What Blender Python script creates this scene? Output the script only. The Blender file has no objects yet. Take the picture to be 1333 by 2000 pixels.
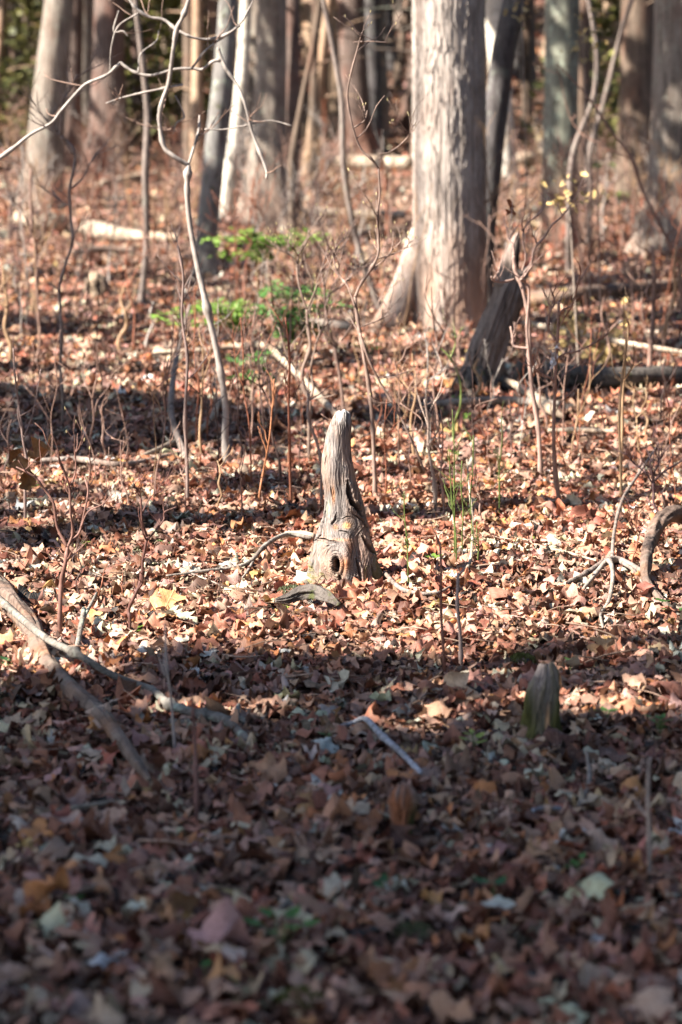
import bpy, math, random
import numpy as np
from mathutils import Vector, Matrix

random.seed(7)
rng = np.random.default_rng(7)
C = bpy.context.scene.collection
scene = bpy.context.scene

# ------------------------------------------------------------------ camera, world, sun, exposure
CAM_H, PITCH, F = 1.6, math.atan(670 / 4721.0), 4721.0
cam_d = bpy.data.cameras.new('camera')
cam_d.sensor_fit = 'HORIZONTAL'; cam_d.sensor_width = 24.0; cam_d.lens = 85.0
cam_d.clip_start = 0.1; cam_d.clip_end = 1500
cam_d.dof.use_dof = True; cam_d.dof.focus_distance = 9.15; cam_d.dof.aperture_fstop = 2.9
cam = bpy.data.objects.new('camera', cam_d); C.objects.link(cam)
cam.location = (0, 0, CAM_H); cam.rotation_euler = (math.pi / 2 - PITCH, 0, 0)
scene.camera = cam

SUN_EL = math.radians(42)
SUN = np.array([-0.93 * math.cos(SUN_EL), -0.37 * math.cos(SUN_EL), math.sin(SUN_EL)])
SUN /= np.linalg.norm(SUN)
world = bpy.data.worlds.new('World'); scene.world = world; world.use_nodes = True
wn = world.node_tree; bg = wn.nodes['Background']
sky = wn.nodes.new('ShaderNodeTexSky'); sky.sky_type = 'NISHITA'; sky.sun_disc = False
sky.sun_elevation = SUN_EL; sky.sun_rotation = math.atan2(SUN[0], SUN[1])
sky.dust_density = 1.0; sky.ozone_density = 1.6; sky.air_density = 1.0
wn.links.new(sky.outputs[0], bg.inputs[0]); bg.inputs[1].default_value = 0.060
sl = bpy.data.lights.new('sun', 'SUN'); sl.energy = 5.0; sl.angle = math.radians(0.5); sl.color = (1.0, 0.93, 0.83)
so = bpy.data.objects.new('sun', sl); C.objects.link(so); so.location = (-20, -8, 20)
so.rotation_euler = Vector(-SUN).to_track_quat('-Z', 'Y').to_euler()
scene.view_settings.view_transform = 'Standard'; scene.view_settings.look = 'None'
scene.view_settings.exposure = 2.3; scene.view_settings.gamma = 1.0
scene.view_settings.use_curve_mapping = False
scene.cycles.max_bounces = 6; scene.cycles.diffuse_bounces = 2; scene.cycles.transmission_bounces = 3
scene.cycles.caustics_reflective = False; scene.cycles.caustics_refractive = False

# ------------------------------------------------------------------ terrain function and pixel helpers
def Hb(y):
    y = np.asarray(y, float)
    s = np.interp(y, [-300, 9, 11, 34, 42, 60, 75, 150, 240, 300], [0, 0, .03, .03, .085, .10, .14, .15, .05, 0])
    return s
_ys = np.linspace(-120, 320, 4401)
_zs = np.cumsum(Hb(_ys)) * (_ys[1] - _ys[0])
_zs -= np.interp(8.5, _ys, _zs)
def H(x, y):
    x = np.asarray(x, float); y = np.asarray(y, float)
    z = np.interp(y, _ys, _zs)
    z = z + .016*np.sin(1.7*x+.8*y) + .013*np.sin(2.9*x-2.1*y+1) + .009*np.sin(5.3*x+4.1*y+2) + .006*np.sin(9.1*x-7.3*y)
    far = np.clip((y - 14) / 20, 0, 1)
    z = z + far * (.07*np.sin(.55*x+.3*y) + .06*np.sin(.9*x-.62*y+2)) + np.clip((y-60)/80, 0, 1)*.6*np.sin(.11*x+.05*y)
    return z
CP, SP = math.cos(PITCH), math.sin(PITCH)
def ray(px, py):
    xc = (px - 666.5) / F; yc = -(py - 1000) / F
    return np.array([xc, CP + yc * SP, -SP + yc * CP])
def P(px, py, y):
    d = ray(px, py); t = y / d[1]
    return np.array([d[0] * t, y, CAM_H + d[2] * t])
def G(px, py):
    d = ray(px, py)
    ts = np.concatenate([np.arange(3.5, 40, .02), np.arange(40, 240, .1)])
    g = H(d[0] * ts, d[1] * ts) - (CAM_H + d[2] * ts)
    i = int(np.argmax(g > 0)) if (g > 0).any() else len(ts) - 1
    t = ts[i]
    if i > 0: t = ts[i-1] + (ts[i]-ts[i-1])*(-g[i-1])/(g[i]-g[i-1]+1e-12)
    return np.array([d[0] * t, d[1] * t, float(H(d[0] * t, d[1] * t))])
def proj(p):
    p = np.asarray(p, float)
    x, y, z = p[..., 0], p[..., 1], p[..., 2] - CAM_H
    dep = y * CP - z * SP; up = y * SP + z * CP
    return 666.5 + F * x / dep, 1000 - F * up / dep, dep

# ------------------------------------------------------------------ noise
def _hash(i, j, k):
    h = (i * 374761393 + j * 668265263 + k * 2147483647 + 1013904223) & 0xFFFFFFFF
    h = ((h ^ (h >> 13)) * 1274126177) & 0xFFFFFFFF
    h = ((h ^ (h >> 15)) * 2246822519) & 0xFFFFFFFF
    return ((h ^ (h >> 16)) & 0xFFFFFF) / float(0xFFFFFF)
def vnoise(x, y, z):
    x, y, z = np.broadcast_arrays(np.asarray(x, float), np.asarray(y, float), np.asarray(z, float))
    i, j, k = np.floor(x).astype(np.int64), np.floor(y).astype(np.int64), np.floor(z).astype(np.int64)
    u, v, w = x - i, y - j, z - k
    u, v, w = u*u*(3-2*u), v*v*(3-2*v), w*w*(3-2*w)
    r = 0
    for a in (0, 1):
        for b in (0, 1):
            for c in (0, 1):
                r = r + _hash(i+a, j+b, k+c) * (u if a else 1-u) * (v if b else 1-v) * (w if c else 1-w)
    return r * 2 - 1
def fbm(x, y, z, o=4):
    r = 0; a = 1; t = 0
    for q in range(o):
        f = 2.03 ** q
        r = r + a * vnoise(x*f + 17*q, y*f + 5*q, z*f + 9*q); t += a; a *= .5
    return r / t

# ------------------------------------------------------------------ mesh / object helpers
def mesh_np(name, V, quads=None, tris=None, col=None, luv=None, smooth=True, mat=None):
    me = bpy.data.meshes.new(name)
    V = np.ascontiguousarray(V, np.float32)
    me.vertices.add(len(V)); me.vertices.foreach_set('co', V.ravel())
    loops = []; starts = []; n = 0
    if quads is not None and len(quads):
        q = np.asarray(quads, np.int32); loops.append(q.ravel()); starts.append(np.arange(len(q)) * 4); n += len(q) * 4
    if tris is not None and len(tris):
        t = np.asarray(tris, np.int32); loops.append(t.ravel()); starts.append(n + np.arange(len(t)) * 3)
    L = np.concatenate(loops).astype(np.int32); S = np.concatenate(starts).astype(np.int32)
    me.loops.add(len(L)); me.loops.foreach_set('vertex_index', L)
    me.polygons.add(len(S)); me.polygons.foreach_set('loop_start', S)
    me.update(calc_edges=True)
    me.polygons.foreach_set('use_smooth', np.full(len(S), smooth))
    if col is not None:
        a = me.attributes.new('col', 'FLOAT_COLOR', 'POINT')
        cc = np.ones((len(V), 4), np.float32); cc[:, :3] = col; a.data.foreach_set('color', cc.ravel())
    if luv is not None:
        a = me.attributes.new('luv', 'FLOAT_VECTOR', 'POINT'); l3 = np.zeros((len(V), 3), np.float32); l3[:, :2] = luv
        a.data.foreach_set('vector', l3.ravel())
    if mat is not None: me.materials.append(mat)
    return me
def link(name, me, parent=None, loc=None):
    o = bpy.data.objects.new(name, me); C.objects.link(o)
    if loc is not None: o.location = loc
    if parent is not None: o.parent = parent
    return o
def tag(o, label=None, cat=None, group=None, kind=None):
    if label: o['label'] = label
    if cat: o['category'] = cat
    if group: o['group'] = group
    if kind: o['kind'] = kind
    return o
def thing(name, label, cat, loc, group=None):
    o = bpy.data.objects.new(name, None); C.objects.link(o); o.location = loc; o.empty_display_size = .1
    return tag(o, label, cat, group)

def catmull(Pts, m):
    Pts = np.asarray(Pts, float)
    if len(Pts) == 2:
        t = np.linspace(0, 1, m)[:, None]; return Pts[0] * (1-t) + Pts[1] * t
    E = np.vstack([2*Pts[0]-Pts[1], Pts, 2*Pts[-1]-Pts[-2]])
    u = np.linspace(0, len(Pts)-1-1e-6, m); i = u.astype(int); t = (u-i)[:, None]
    p0, p1, p2, p3 = E[i], E[i+1], E[i+2], E[i+3]
    return .5*((2*p1)+(-p0+p2)*t+(2*p0-5*p1+4*p2-p3)*t*t+(-p0+3*p1-3*p2+p3)*t**3)

class Tubes:
    """collects tubes into one mesh"""
    def __init__(s, origin=(0, 0, 0)):
        s.V = []; s.Q = []; s.T = []; s.n = 0; s.o = np.asarray(origin, float); s.K = []
    def add(s, Pts, R, seg=6, m=None, rough=0.0, taper_tip=True, ns=8.0, disp=None, col=None, knots=0):
        Pts = np.asarray(Pts, float); R = np.asarray(R, float)
        if m is None: m = max(2, len(Pts) * 3)
        ctr = catmull(Pts, m)
        rad = np.interp(np.linspace(0, 1, m), np.linspace(0, 1, len(R)), R)
        if knots:
            for _ in range(knots):
                c0 = random.random(); rad = rad * (1 + .35*np.exp(-((np.linspace(0, 1, m)-c0)/(1.2/m))**2))
        T = np.gradient(ctr, axis=0); T /= np.linalg.norm(T, axis=1)[:, None] + 1e-9
        up = np.array([0, 1.0, 0]) if abs(T[0][1]) < .9 else np.array([1.0, 0, 0])
        N = np.zeros_like(T); n = np.cross(T[0], np.cross(up, T[0])); n /= np.linalg.norm(n)
        for i in range(m):
            n = n - T[i] * np.dot(n, T[i]); n /= np.linalg.norm(n) + 1e-9; N[i] = n
        B = np.cross(T, N)
        th = np.linspace(0, 2*math.pi, seg, endpoint=False)
        rr = rad[:, None] * np.ones(seg)
        if rough:
            a = ctr[:, None, :] + N[:, None, :]*np.cos(th)[None, :, None]*rad[:, None, None]
            rr = rr * (1 + rough * fbm(np.cos(th)[None]*2.6 + ctr[:, 0:1]*ns*.35, np.sin(th)[None]*2.6 + ctr[:, 1:2]*ns*.35, ctr[:, 2:3]*ns*.35, 4))
        if disp is not None: rr = rr + disp(th, ctr, rad)
        V = ctr[:, None, :] + N[:, None, :]*(np.cos(th)[None, :]*rr)[..., None] + B[:, None, :]*(np.sin(th)[None, :]*rr)[..., None]
        V = V.reshape(-1, 3) - s.o
        i = np.arange(m-1)[:, None]*seg; j = np.arange(seg)[None]; j2 = (j+1) % seg
        q = np.stack([i+j, i+j2, i+seg+j2, i+seg+j], -1).reshape(-1, 4) + s.n
        cap = np.vstack([ctr[0]-s.o, ctr[-1] + T[-1]*rad[-1]*.6 - s.o])
        b0 = s.n + m*seg; jj = np.arange(seg)
        t0 = np.stack([np.full(seg, b0), s.n + (jj+1) % seg, s.n + jj], -1)
        t1 = np.stack([np.full(seg, b0+1), s.n + (m-1)*seg + jj, s.n + (m-1)*seg + (jj+1) % seg], -1)
        s.V += [V, cap]; s.Q.append(q); s.T += [t0, t1]; s.n += m*seg + 2
        s.K.append(np.tile(np.array(col if col is not None else (1, 1, 1), float), (m*seg+2, 1)))
        return ctr, rad
    def build(s, name, mat, parent=None, loc=None):
        me = mesh_np(name, np.vstack(s.V), np.vstack(s.Q), np.vstack(s.T), col=np.vstack(s.K), mat=mat)
        return link(name, me, parent, loc)

# ------------------------------------------------------------------ materials
def new_mat(name):
    m = bpy.data.materials.new(name); m.use_nodes = True
    nt = m.node_tree; b = nt.nodes['Principled BSDF']; b.inputs['Specular IOR Level'].default_value = .25
    return m, nt, b
def nd(nt, t, **k):
    n = nt.nodes.new(t)
    for a, v in k.items(): setattr(n, a, v)
    return n
def mixc(nt, a, b, f, mode='MIX'):
    n = nd(nt, 'ShaderNodeMix', data_type='RGBA', blend_type=mode)
    for sock, v in ((n.inputs[6], a), (n.inputs[7], b), (n.inputs[0], f)):
        if hasattr(v, 'is_linked') or hasattr(v, 'links'): nt.links.new(v, sock)
        elif isinstance(v, (int, float)): sock.default_value = v
        else: sock.default_value = (*v, 1)
    return n.outputs[2]
def ramp(nt, v, stops):
    r = nd(nt, 'ShaderNodeValToRGB'); nt.links.new(v, r.inputs[0])
    el = r.color_ramp.elements
    while len(el) < len(stops): el.new(.5)
    for e, (p, c) in zip(el, stops): e.position = p; e.color = (*c, 1) if not isinstance(c, (int, float)) else (c, c, c, 1)
    return r.outputs[0]
def noise(nt, vec, scale, detail=4, sc=(1, 1, 1), rough=.6):
    mp = nd(nt, 'ShaderNodeMapping'); mp.inputs['Scale'].default_value = sc; nt.links.new(vec, mp.inputs[0])
    n = nd(nt, 'ShaderNodeTexNoise'); n.inputs['Scale'].default_value = scale; n.inputs['Detail'].default_value = detail
    n.inputs['Roughness'].default_value = rough; nt.links.new(mp.outputs[0], n.inputs[0]); return n.outputs[0]
def bump(nt, b, h, strength, dist):
    n = nd(nt, 'ShaderNodeBump'); n.inputs['Strength'].default_value = strength; n.inputs['Distance'].default_value = dist
    nt.links.new(h, n.inputs['Height']); nt.links.new(n.outputs[0], b.inputs['Normal'])

def bark_mat(name, pale, dark, tint, vs=26, zs=.07, moss=0.0, lichen=0.0, low=None):
    m, nt, b = new_mat(name)
    oc = nd(nt, 'ShaderNodeTexCoord').outputs['Object']
    n1 = noise(nt, oc, vs, 5, (1, 1, zs)); n2 = noise(nt, oc, 3.2, 4, (1, 1, .35)); n3 = noise(nt, oc, 60, 3, (1, 1, .3))
    c = ramp(nt, n1, [(.30, dark), (.47, pale), (.75, tuple(min(1, v*1.18) for v in pale))])
    c = mixc(nt, c, tint, ramp(nt, n2, [(.5, 0), (.68, .65)]))
    c = mixc(nt, c, ramp(nt, n3, [(.3, .55), (.6, 1.0)]), .6, 'MULTIPLY')
    if low is not None:
        sx = nd(nt, 'ShaderNodeSeparateXYZ'); nt.links.new(oc, sx.inputs[0])
        mr = nd(nt, 'ShaderNodeMapRange'); mr.inputs[1].default_value = low[1]; mr.inputs[2].default_value = low[1]*.3
        nt.links.new(sx.outputs[2], mr.inputs[0])
        mm = nd(nt, 'ShaderNodeMath', operation='MULTIPLY'); nt.links.new(mr.outputs[0], mm.inputs[0])
        nt.links.new(ramp(nt, n2, [(.35, .2), (.6, 1)]), mm.inputs[1])
        c = mixc(nt, c, low[0], mm.outputs[0])
    c = mixc(nt, c, ramp(nt, noise(nt, oc, 5, 5, (1, 1, .5), .7), [(.36, (.55, .52, .5)), (.56, (1, 1, 1)), (.72, (1.15, 1.12, 1.1))]), .8, 'MULTIPLY')
    if lichen: c = mixc(nt, c, (.36, .42, .33), ramp(nt, noise(nt, oc, 9, 5), [(.55, 0), (.68, lichen)]))
    if moss: c = mixc(nt, c, (.055, .06, .018), ramp(nt, noise(nt, oc, 12, 5), [(.62-moss*.3, 0), (.72-moss*.25, .9)]))
    nt.links.new(c, b.inputs['Base Color']); b.inputs['Roughness'].default_value = .85
    bump(nt, b, n1, .8, .02)
    return m
M = {}
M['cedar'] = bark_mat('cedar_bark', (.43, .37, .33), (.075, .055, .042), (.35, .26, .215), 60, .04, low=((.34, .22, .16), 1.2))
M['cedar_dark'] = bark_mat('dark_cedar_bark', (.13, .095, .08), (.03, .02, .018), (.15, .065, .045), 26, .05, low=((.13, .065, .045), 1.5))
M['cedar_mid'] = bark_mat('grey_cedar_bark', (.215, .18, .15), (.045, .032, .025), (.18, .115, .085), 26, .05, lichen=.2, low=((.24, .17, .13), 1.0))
M['greygreen'] = bark_mat('lichen_bark', (.20, .205, .16), (.06, .055, .05), (.17, .14, .12), 18, .12, lichen=.5, low=((.26, .085, .05), 1.3))
M['smooth_grey'] = bark_mat('smooth_grey_bark', (.19, .18, .17), (.08, .075, .07), (.14, .12, .11), 12, .3, lichen=.45, moss=.05)
M['sapling_grey'] = bark_mat('sapling_bark', (.20, .16, .14), (.09, .07, .06), (.15, .11, .09), 20, .2, lichen=.15)
M['blue_grey'] = bark_mat('dark_grey_bark', (.10, .09, .09), (.025, .022, .022), (.07, .055, .05), 14, .2, lichen=.15)
M['birch'] = bark_mat('birch_bark', (.60, .56, .48), (.3, .25, .2), (.50, .44, .36), 7, 1.6)
M['far_brown'] = bark_mat('brown_bark', (.13, .095, .07), (.035, .022, .018), (.15, .075, .05), 16, .08)
M['far_tan'] = bark_mat('tan_bark', (.33, .235, .16), (.12, .075, .05), (.33, .175, .10), 12, .08)
M['dead'] = bark_mat('dead_wood', (.22, .175, .15), (.012, .009, .008), (.17, .11, .08), 22, .06, moss=.0)
M['log_grey'] = bark_mat('weathered_log', (.25, .215, .185), (.06, .045, .04), (.21, .145, .11), 22, .4, lichen=.2)
M['log_pale'] = bark_mat('pale_log', (.36, .295, .225), (.13, .09, .065), (.32, .21, .14), 16, .4)
M['log_orange'] = bark_mat('rotting_log', (.17, .12, .095), (.03, .018, .014), (.26, .12, .055), 22, .6, lichen=.12)
M['mossy'] = bark_mat('mossy_wood', (.10, .085, .075), (.012, .010, .008), (.06, .045, .035), 40, .9, moss=.12)
M['lichen_stick'] = bark_mat('lichen_stick', (.20, .18, .155), (.07, .055, .045), (.15, .12, .10), 34, 1, lichen=.8)
M['bone_stick'] = bark_mat('bleached_stick', (.30, .31, .35), (.12, .11, .12), (.22, .2, .19), 30, 1)

# twigs: colour per mesh
def twig_mat():
    m, nt, b = new_mat('twig_bark')
    at = nd(nt, 'ShaderNodeAttribute', attribute_name='col')
    oc = nd(nt, 'ShaderNodeTexCoord').outputs['Object']
    n = noise(nt, oc, 45, 4, (1, 1, .4))
    c = mixc(nt, at.outputs['Color'], ramp(nt, n, [(.3, .55), (.55, 1.0), (.75, 1.35)]), 1.0, 'MULTIPLY')
    nt.links.new(c, b.inputs['Base Color']); b.inputs['Roughness'].default_value = .6
    bump(nt, b, n, .4, .004)
    return m
M['twig'] = twig_mat()

def leaf_mat(name, objcol=False, trans=.12, green=False):
    m, nt, b = new_mat(name)
    at = nd(nt, 'ShaderNodeAttribute', attribute_name='luv')
    src = nd(nt, 'ShaderNodeObjectInfo').outputs['Color'] if objcol else nd(nt, 'ShaderNodeAttribute', attribute_name='col').outputs['Color']
    geo = nd(nt, 'ShaderNodeNewGeometry')
    sx = nd(nt, 'ShaderNodeSeparateXYZ'); nt.links.new(at.outputs['Vector'], sx.inputs[0])
    ax = nd(nt, 'ShaderNodeMath', operation='ABSOLUTE'); nt.links.new(sx.outputs[0], ax.inputs[0])
    # side veins: bands in (v - 0.8|u|), and the midrib
    ma = nd(nt, 'ShaderNodeMath', operation='MULTIPLY_ADD'); nt.links.new(ax.outputs[0], ma.inputs[0]); ma.inputs[1].default_value = -1.3
    nt.links.new(sx.outputs[1], ma.inputs[2])
    fr = nd(nt, 'ShaderNodeMath', operation='MULTIPLY'); nt.links.new(ma.outputs[0], fr.inputs[0]); fr.inputs[1].default_value = 8
    pp = nd(nt, 'ShaderNodeMath', operation='PINGPONG'); nt.links.new(fr.outputs[0], pp.inputs[0]); pp.inputs[1].default_value = .5
    side = ramp(nt, pp.outputs[0], [(.0, 1), (.09, 0)])
    mid = ramp(nt, ax.outputs[0], [(.0, 1), (.018, 0)])
    vm = nd(nt, 'ShaderNodeMath', operation='MAXIMUM'); nt.links.new(side, vm.inputs[0]); nt.links.new(mid, vm.inputs[1])
    n = noise(nt, nd(nt, 'ShaderNodeTexCoord').outputs['Object'], 55, 4); n2 = noise(nt, nd(nt, 'ShaderNodeTexCoord').outputs['Object'], 14, 3)
    c = mixc(nt, src, ramp(nt, n, [(.3, .62), (.52, 1.0), (.72, 1.18)]), .8, 'MULTIPLY')
    c = mixc(nt, c, ramp(nt, n2, [(.3, (.62, .52, .47)), (.55, (1, 1, 1))]), .6, 'MULTIPLY')
    vf = nd(nt, 'ShaderNodeMath', operation='MULTIPLY'); nt.links.new(vm.outputs[0], vf.inputs[0]); vf.inputs[1].default_value = .4
    c = mixc(nt, c, (.16, .3, .08) if green else (.30, .19, .13), vf.outputs[0])
    c = mixc(nt, c, (1.12, 1.1, 1.1), ramp(nt, geo.outputs['Backfacing'], [(0, 0), (1, .5)]), 'MULTIPLY')
    nt.links.new(c, b.inputs['Base Color']); b.inputs['Roughness'].default_value = .42 if green else .55
    b.inputs['Specular IOR Level'].default_value = .2
    bump(nt, b, vm.outputs[0], .35, .004)
    tr = nd(nt, 'ShaderNodeBsdfTranslucent'); nt.links.new(c, tr.inputs[0])
    mx = nd(nt, 'ShaderNodeMixShader'); mx.inputs[0].default_value = trans
    out = nt.nodes['Material Output']
    nt.links.new(b.outputs[0], mx.inputs[1]); nt.links.new(tr.outputs[0], mx.inputs[2]); nt.links.new(mx.outputs[0], out.inputs[0])
    return m
M['leaf'] = leaf_mat('dry_leaf'); M['leaf_obj'] = leaf_mat('dry_leaf_single', True)
M['green'] = leaf_mat('green_leaf', False, .35, True)
def foliage_mat(name, base):
    m, nt, b = new_mat(name)
    oc = nd(nt, 'ShaderNodeTexCoord').outputs['Object']
    n = noise(nt, oc, 2.2, 3); c = mixc(nt, base, tuple(v*.5 for v in base), ramp(nt, n, [(.4, 0), (.62, 1)]))
    nt.links.new(c, b.inputs['Base Color']); b.inputs['Roughness'].default_value = .55
    tr = nd(nt, 'ShaderNodeBsdfTranslucent'); nt.links.new(c, tr.inputs[0])
    mx = nd(nt, 'ShaderNodeMixShader'); mx.inputs[0].default_value = .3
    nt.links.new(b.outputs[0], mx.inputs[1]); nt.links.new(tr.outputs[0], mx.inputs[2]); nt.links.new(mx.outputs[0], nt.nodes['Material Output'].inputs[0])
    return m
M['needles'] = foliage_mat('evergreen_foliage', (.095, .10, .035)); M['needles_y'] = foliage_mat('yellow_green_foliage', (.24, .23, .07))
M['buds'] = foliage_mat('tan_leaves', (.45, .33, .13)); M['moss'] = foliage_mat('moss', (.10, .10, .028))

def ground_mat():
    m, nt, b = new_mat('forest_soil')
    oc = nd(nt, 'ShaderNodeTexCoord').outputs['Object']
    vo = nd(nt, 'ShaderNodeTexVoronoi'); vo.inputs['Scale'].default_value = 11; vo.inputs['Randomness'].default_value = 1
    nt.links.new(oc, vo.inputs[0])
    c = ramp(nt, vo.outputs['Color'], [(.1, (.03, .016, .011)), (.45, (.11, .06, .04)), (.7, (.19, .115, .08)), (.95, (.30, .20, .14))])
    # bare soil near, where real leaves lie on it; leafy mottling where single leaves cannot be told apart
    c = mixc(nt, c, (.045, .028, .022), ramp(nt, noise(nt, oc, 1.3, 5), [(.5, .15), (.7, .75)]))
    nt.links.new(c, b.inputs['Base Color']); b.inputs['Roughness'].default_value = .9
    bump(nt, b, vo.outputs['Color'], .9, .05)
    return m
M['ground'] = ground_mat()

# ================================================================== GROUND
xs = np.sinh(np.linspace(-4.6, 4.6, 171)) / np.sinh(4.6) * 170
xs = np.sort(np.unique(np.concatenate([xs, np.linspace(-4, 4, 81)])))
ys = np.concatenate([np.linspace(-60, 2, 16)[:-1], np.arange(2, 30, .12), np.arange(30, 80, .6), np.linspace(80, 310, 60)])
X, Y = np.meshgrid(xs, ys); Z = H(X, Y)
V = np.stack([X, Y, Z], -1).reshape(-1, 3); nx = len(xs)
i = (np.arange(len(ys)-1)[:, None]*nx + np.arange(nx-1)[None]).ravel()
ground = link('ground', mesh_np('ground', V, quads=np.stack([i, i+1, i+nx+1, i+nx], -1), mat=M['ground']))
tag(ground, 'forest floor rising towards the trees', kind='structure')

# ================================================================== LEAVES
def leaf_template(kind, N, two, bend, cross, wav, seed):
    r = np.random.default_rng(seed); t = np.linspace(0, 1, N)
    if kind == 'oak':
        env = .34 * np.sin(math.pi * np.clip(t, 0, 1) ** .85) ** .55 + .01
        lob = .5 + .5*np.cos(2*math.pi*(3.5*t + .15)); w = env * (.30 + .85*lob ** 1.1); sh = .16*lob*env/.3
    elif kind == 'oval':
        w = .27*np.sin(math.pi*t**.85)**.8 + .004; sh = 0*t + .03
    elif kind == 'broad':
        w = .40*np.sin(math.pi*t**.7)**.7*(1+.18*np.sin(t*22+1)) + .004; sh = .05*np.sin(t*22)
    elif kind == 'lobed':
        lob = np.abs(np.sin(math.pi*2.5*t**.8 + .2)); w = .44*np.sin(math.pi*t**.62)**.6*(.35+.75*lob) + .005; sh = .12*lob
    elif kind == 'torn':
        w = .25*np.sin(math.pi*t**.9)**.6*(.55+.6*r.random(N)) + .01; sh = .1*(r.random(N)-.5)
    else:
        w = .15*np.sin(math.pi*t**.9) + .004; sh = 0*t
    fr = [-1, -.5, 0, .5, 1] if two else [-1, 0, 1]
    pts = []; uv = []
    for k in fr:
        jit = 1 + (.22*(r.random(N)-.5) if abs(k) == 1 else 0)
        pts.append(np.stack([k*w*jit, t + sh*abs(k)*.8], -1)); uv.append(pts[-1].copy())
    p = np.stack(pts, 1).reshape(-1, 2); u = np.stack(uv, 1).reshape(-1, 2)
    x, y = p[:, 0], p[:, 1] - .5
    ph = r.random(4)*6.28
    z = wav*(np.sin(7*y+ph[0])*.05 + np.sin(9*x+4*y+ph[1])*.06 + np.abs(x)*.35*np.sin(13*y+ph[2])) + .25*np.abs(x)*(r.random()-.3)
    xc = np.sin(cross*x)/cross if abs(cross) > .05 else x; z = z + ((1-np.cos(cross*x))/cross if abs(cross) > .05 else 0)
    b = bend*(1+.5*np.sin(x*6+ph[3]))
    b = np.where(np.abs(b) < .05, .05, b)
    yc = np.sin(b*y)/b - z*np.sin(b*y)*.5; zc = z*np.cos(b*y) + (1-np.cos(b*y))/b
    Vt = np.stack([xc, yc, zc - zc.mean()], -1)
    c = len(fr); q = []
    for a in range(N-1):
        for k in range(c-1):
            o = a*c+k; q.append((o, o+1, o+c+1, o+c))
    return Vt, np.array(q), u
def bank(spec, N, two, n, seed):
    out = []; r = np.random.default_rng(seed)
    for kind in spec:
        for k in range(n):
            out.append(leaf_template(kind, N if kind in ('oak', 'lobed') else max(4, N-4) if N > 8 else N, two,
                                     r.normal(0, 1.3), r.normal(0, 2.2) + r.choice([-1.3, 1.6]), .9 + r.random()*1.0, r.integers(1e9)))
    return out
PALETTE = np.array([(.42, .27, .19), (.46, .32, .235), (.36, .20, .13), (.27, .12, .07), (.17, .065, .04), (.38, .17, .07), (.40, .25, .175),
                    (.28, .165, .125), (.47, .355, .28), (.21, .095, .06), (.39, .23, .15), (.115, .05, .034), (.31, .195, .155)])
_l = PALETTE.mean(1, keepdims=True)*np.array([1.08, .96, .98]); PALETTE = (PALETTE*.98 + _l*.02)*np.array([1.06, .972, .965])
PW = np.array([9, 8, 10, 10, 9, 6, 9, 8, 5, 9, 9, 9, 7.]); PW /= PW.sum()
def rotmats(yaw, tx, ty):
    cy, sy = np.cos(yaw), np.sin(yaw); cx, sx = np.cos(tx), np.sin(tx); c2, s2 = np.cos(ty), np.sin(ty)
    Z_ = np.zeros_like(yaw); O = Z_ + 1
    Rz = np.stack([cy, -sy, Z_, sy, cy, Z_, Z_, Z_, O], -1).reshape(-1, 3, 3)
    Rx = np.stack([O, Z_, Z_, Z_, cx, -sx, Z_, sx, cx], -1).reshape(-1, 3, 3)
    Ry = np.stack([c2, Z_, s2, Z_, O, Z_, -s2, Z_, c2], -1).reshape(-1, 3, 3)
    return Rx @ Ry @ Rz
def scatter(name, bankL, pos, size, rot, cols, parent, mat):
    which = rng.integers(0, len(bankL), len(pos)); Vs = []; Qs = []; Cs = []; Us = []; n = 0
    for k, (Vt, q, u) in enumerate(bankL):
        ix = np.where(which == k)[0]
        if not len(ix): continue
        W = np.einsum('nij,vj->nvi', rot[ix], Vt)*size[ix, None, None] + pos[ix, None]
        nv = len(Vt); Vs.append(W.reshape(-1, 3))
        Qs.append((q[None] + (np.arange(len(ix))*nv)[:, None, None] + n).reshape(-1, 4))
        Cs.append(np.repeat(cols[ix], nv, 0)); Us.append(np.tile(u, (len(ix), 1))); n += nv*len(ix)
    me = mesh_np(name, np.vstack(Vs), np.vstack(Qs), None, np.vstack(Cs), np.vstack(Us), True, mat)
    return link(name, me, parent)
def leaf_cols(n):
    c = PALETTE[rng.choice(len(PALETTE), n, p=PW)] * (1 + .40*rng.standard_normal(n))[:, None]
    return np.clip(c * (1 + .05*rng.standard_normal((n, 3))), .012, .47)
def zone(d0, d1, per, margin=.17, base=.7):
    n = int(per * ((margin)*(d1*d1-d0*d0) + 2*base*(d1-d0)))
    out = []; 
    while sum(map(len, out)) < n:
        y = rng.uniform(d0, d1, n); x = rng.uniform(-1, 1, n)*(margin*d1+base); out.append(np.stack([x, y], -1)[np.abs(x) < margin*y+base])
    return np.vstack(out)[:n]
KNEE = P(672, 1140, G(672, 1140)[1])
B1 = bank(['oak', 'oval', 'broad', 'torn', 'lobed', 'slim', 'oval', 'broad', 'torn'], 13, True, 5, 3)
B2 = bank(['oak', 'oval', 'broad', 'torn', 'lobed'], 7, False, 4, 5)
B3 = bank(['oval', 'broad', 'torn'], 4, False, 4, 6)
litter = []
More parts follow.
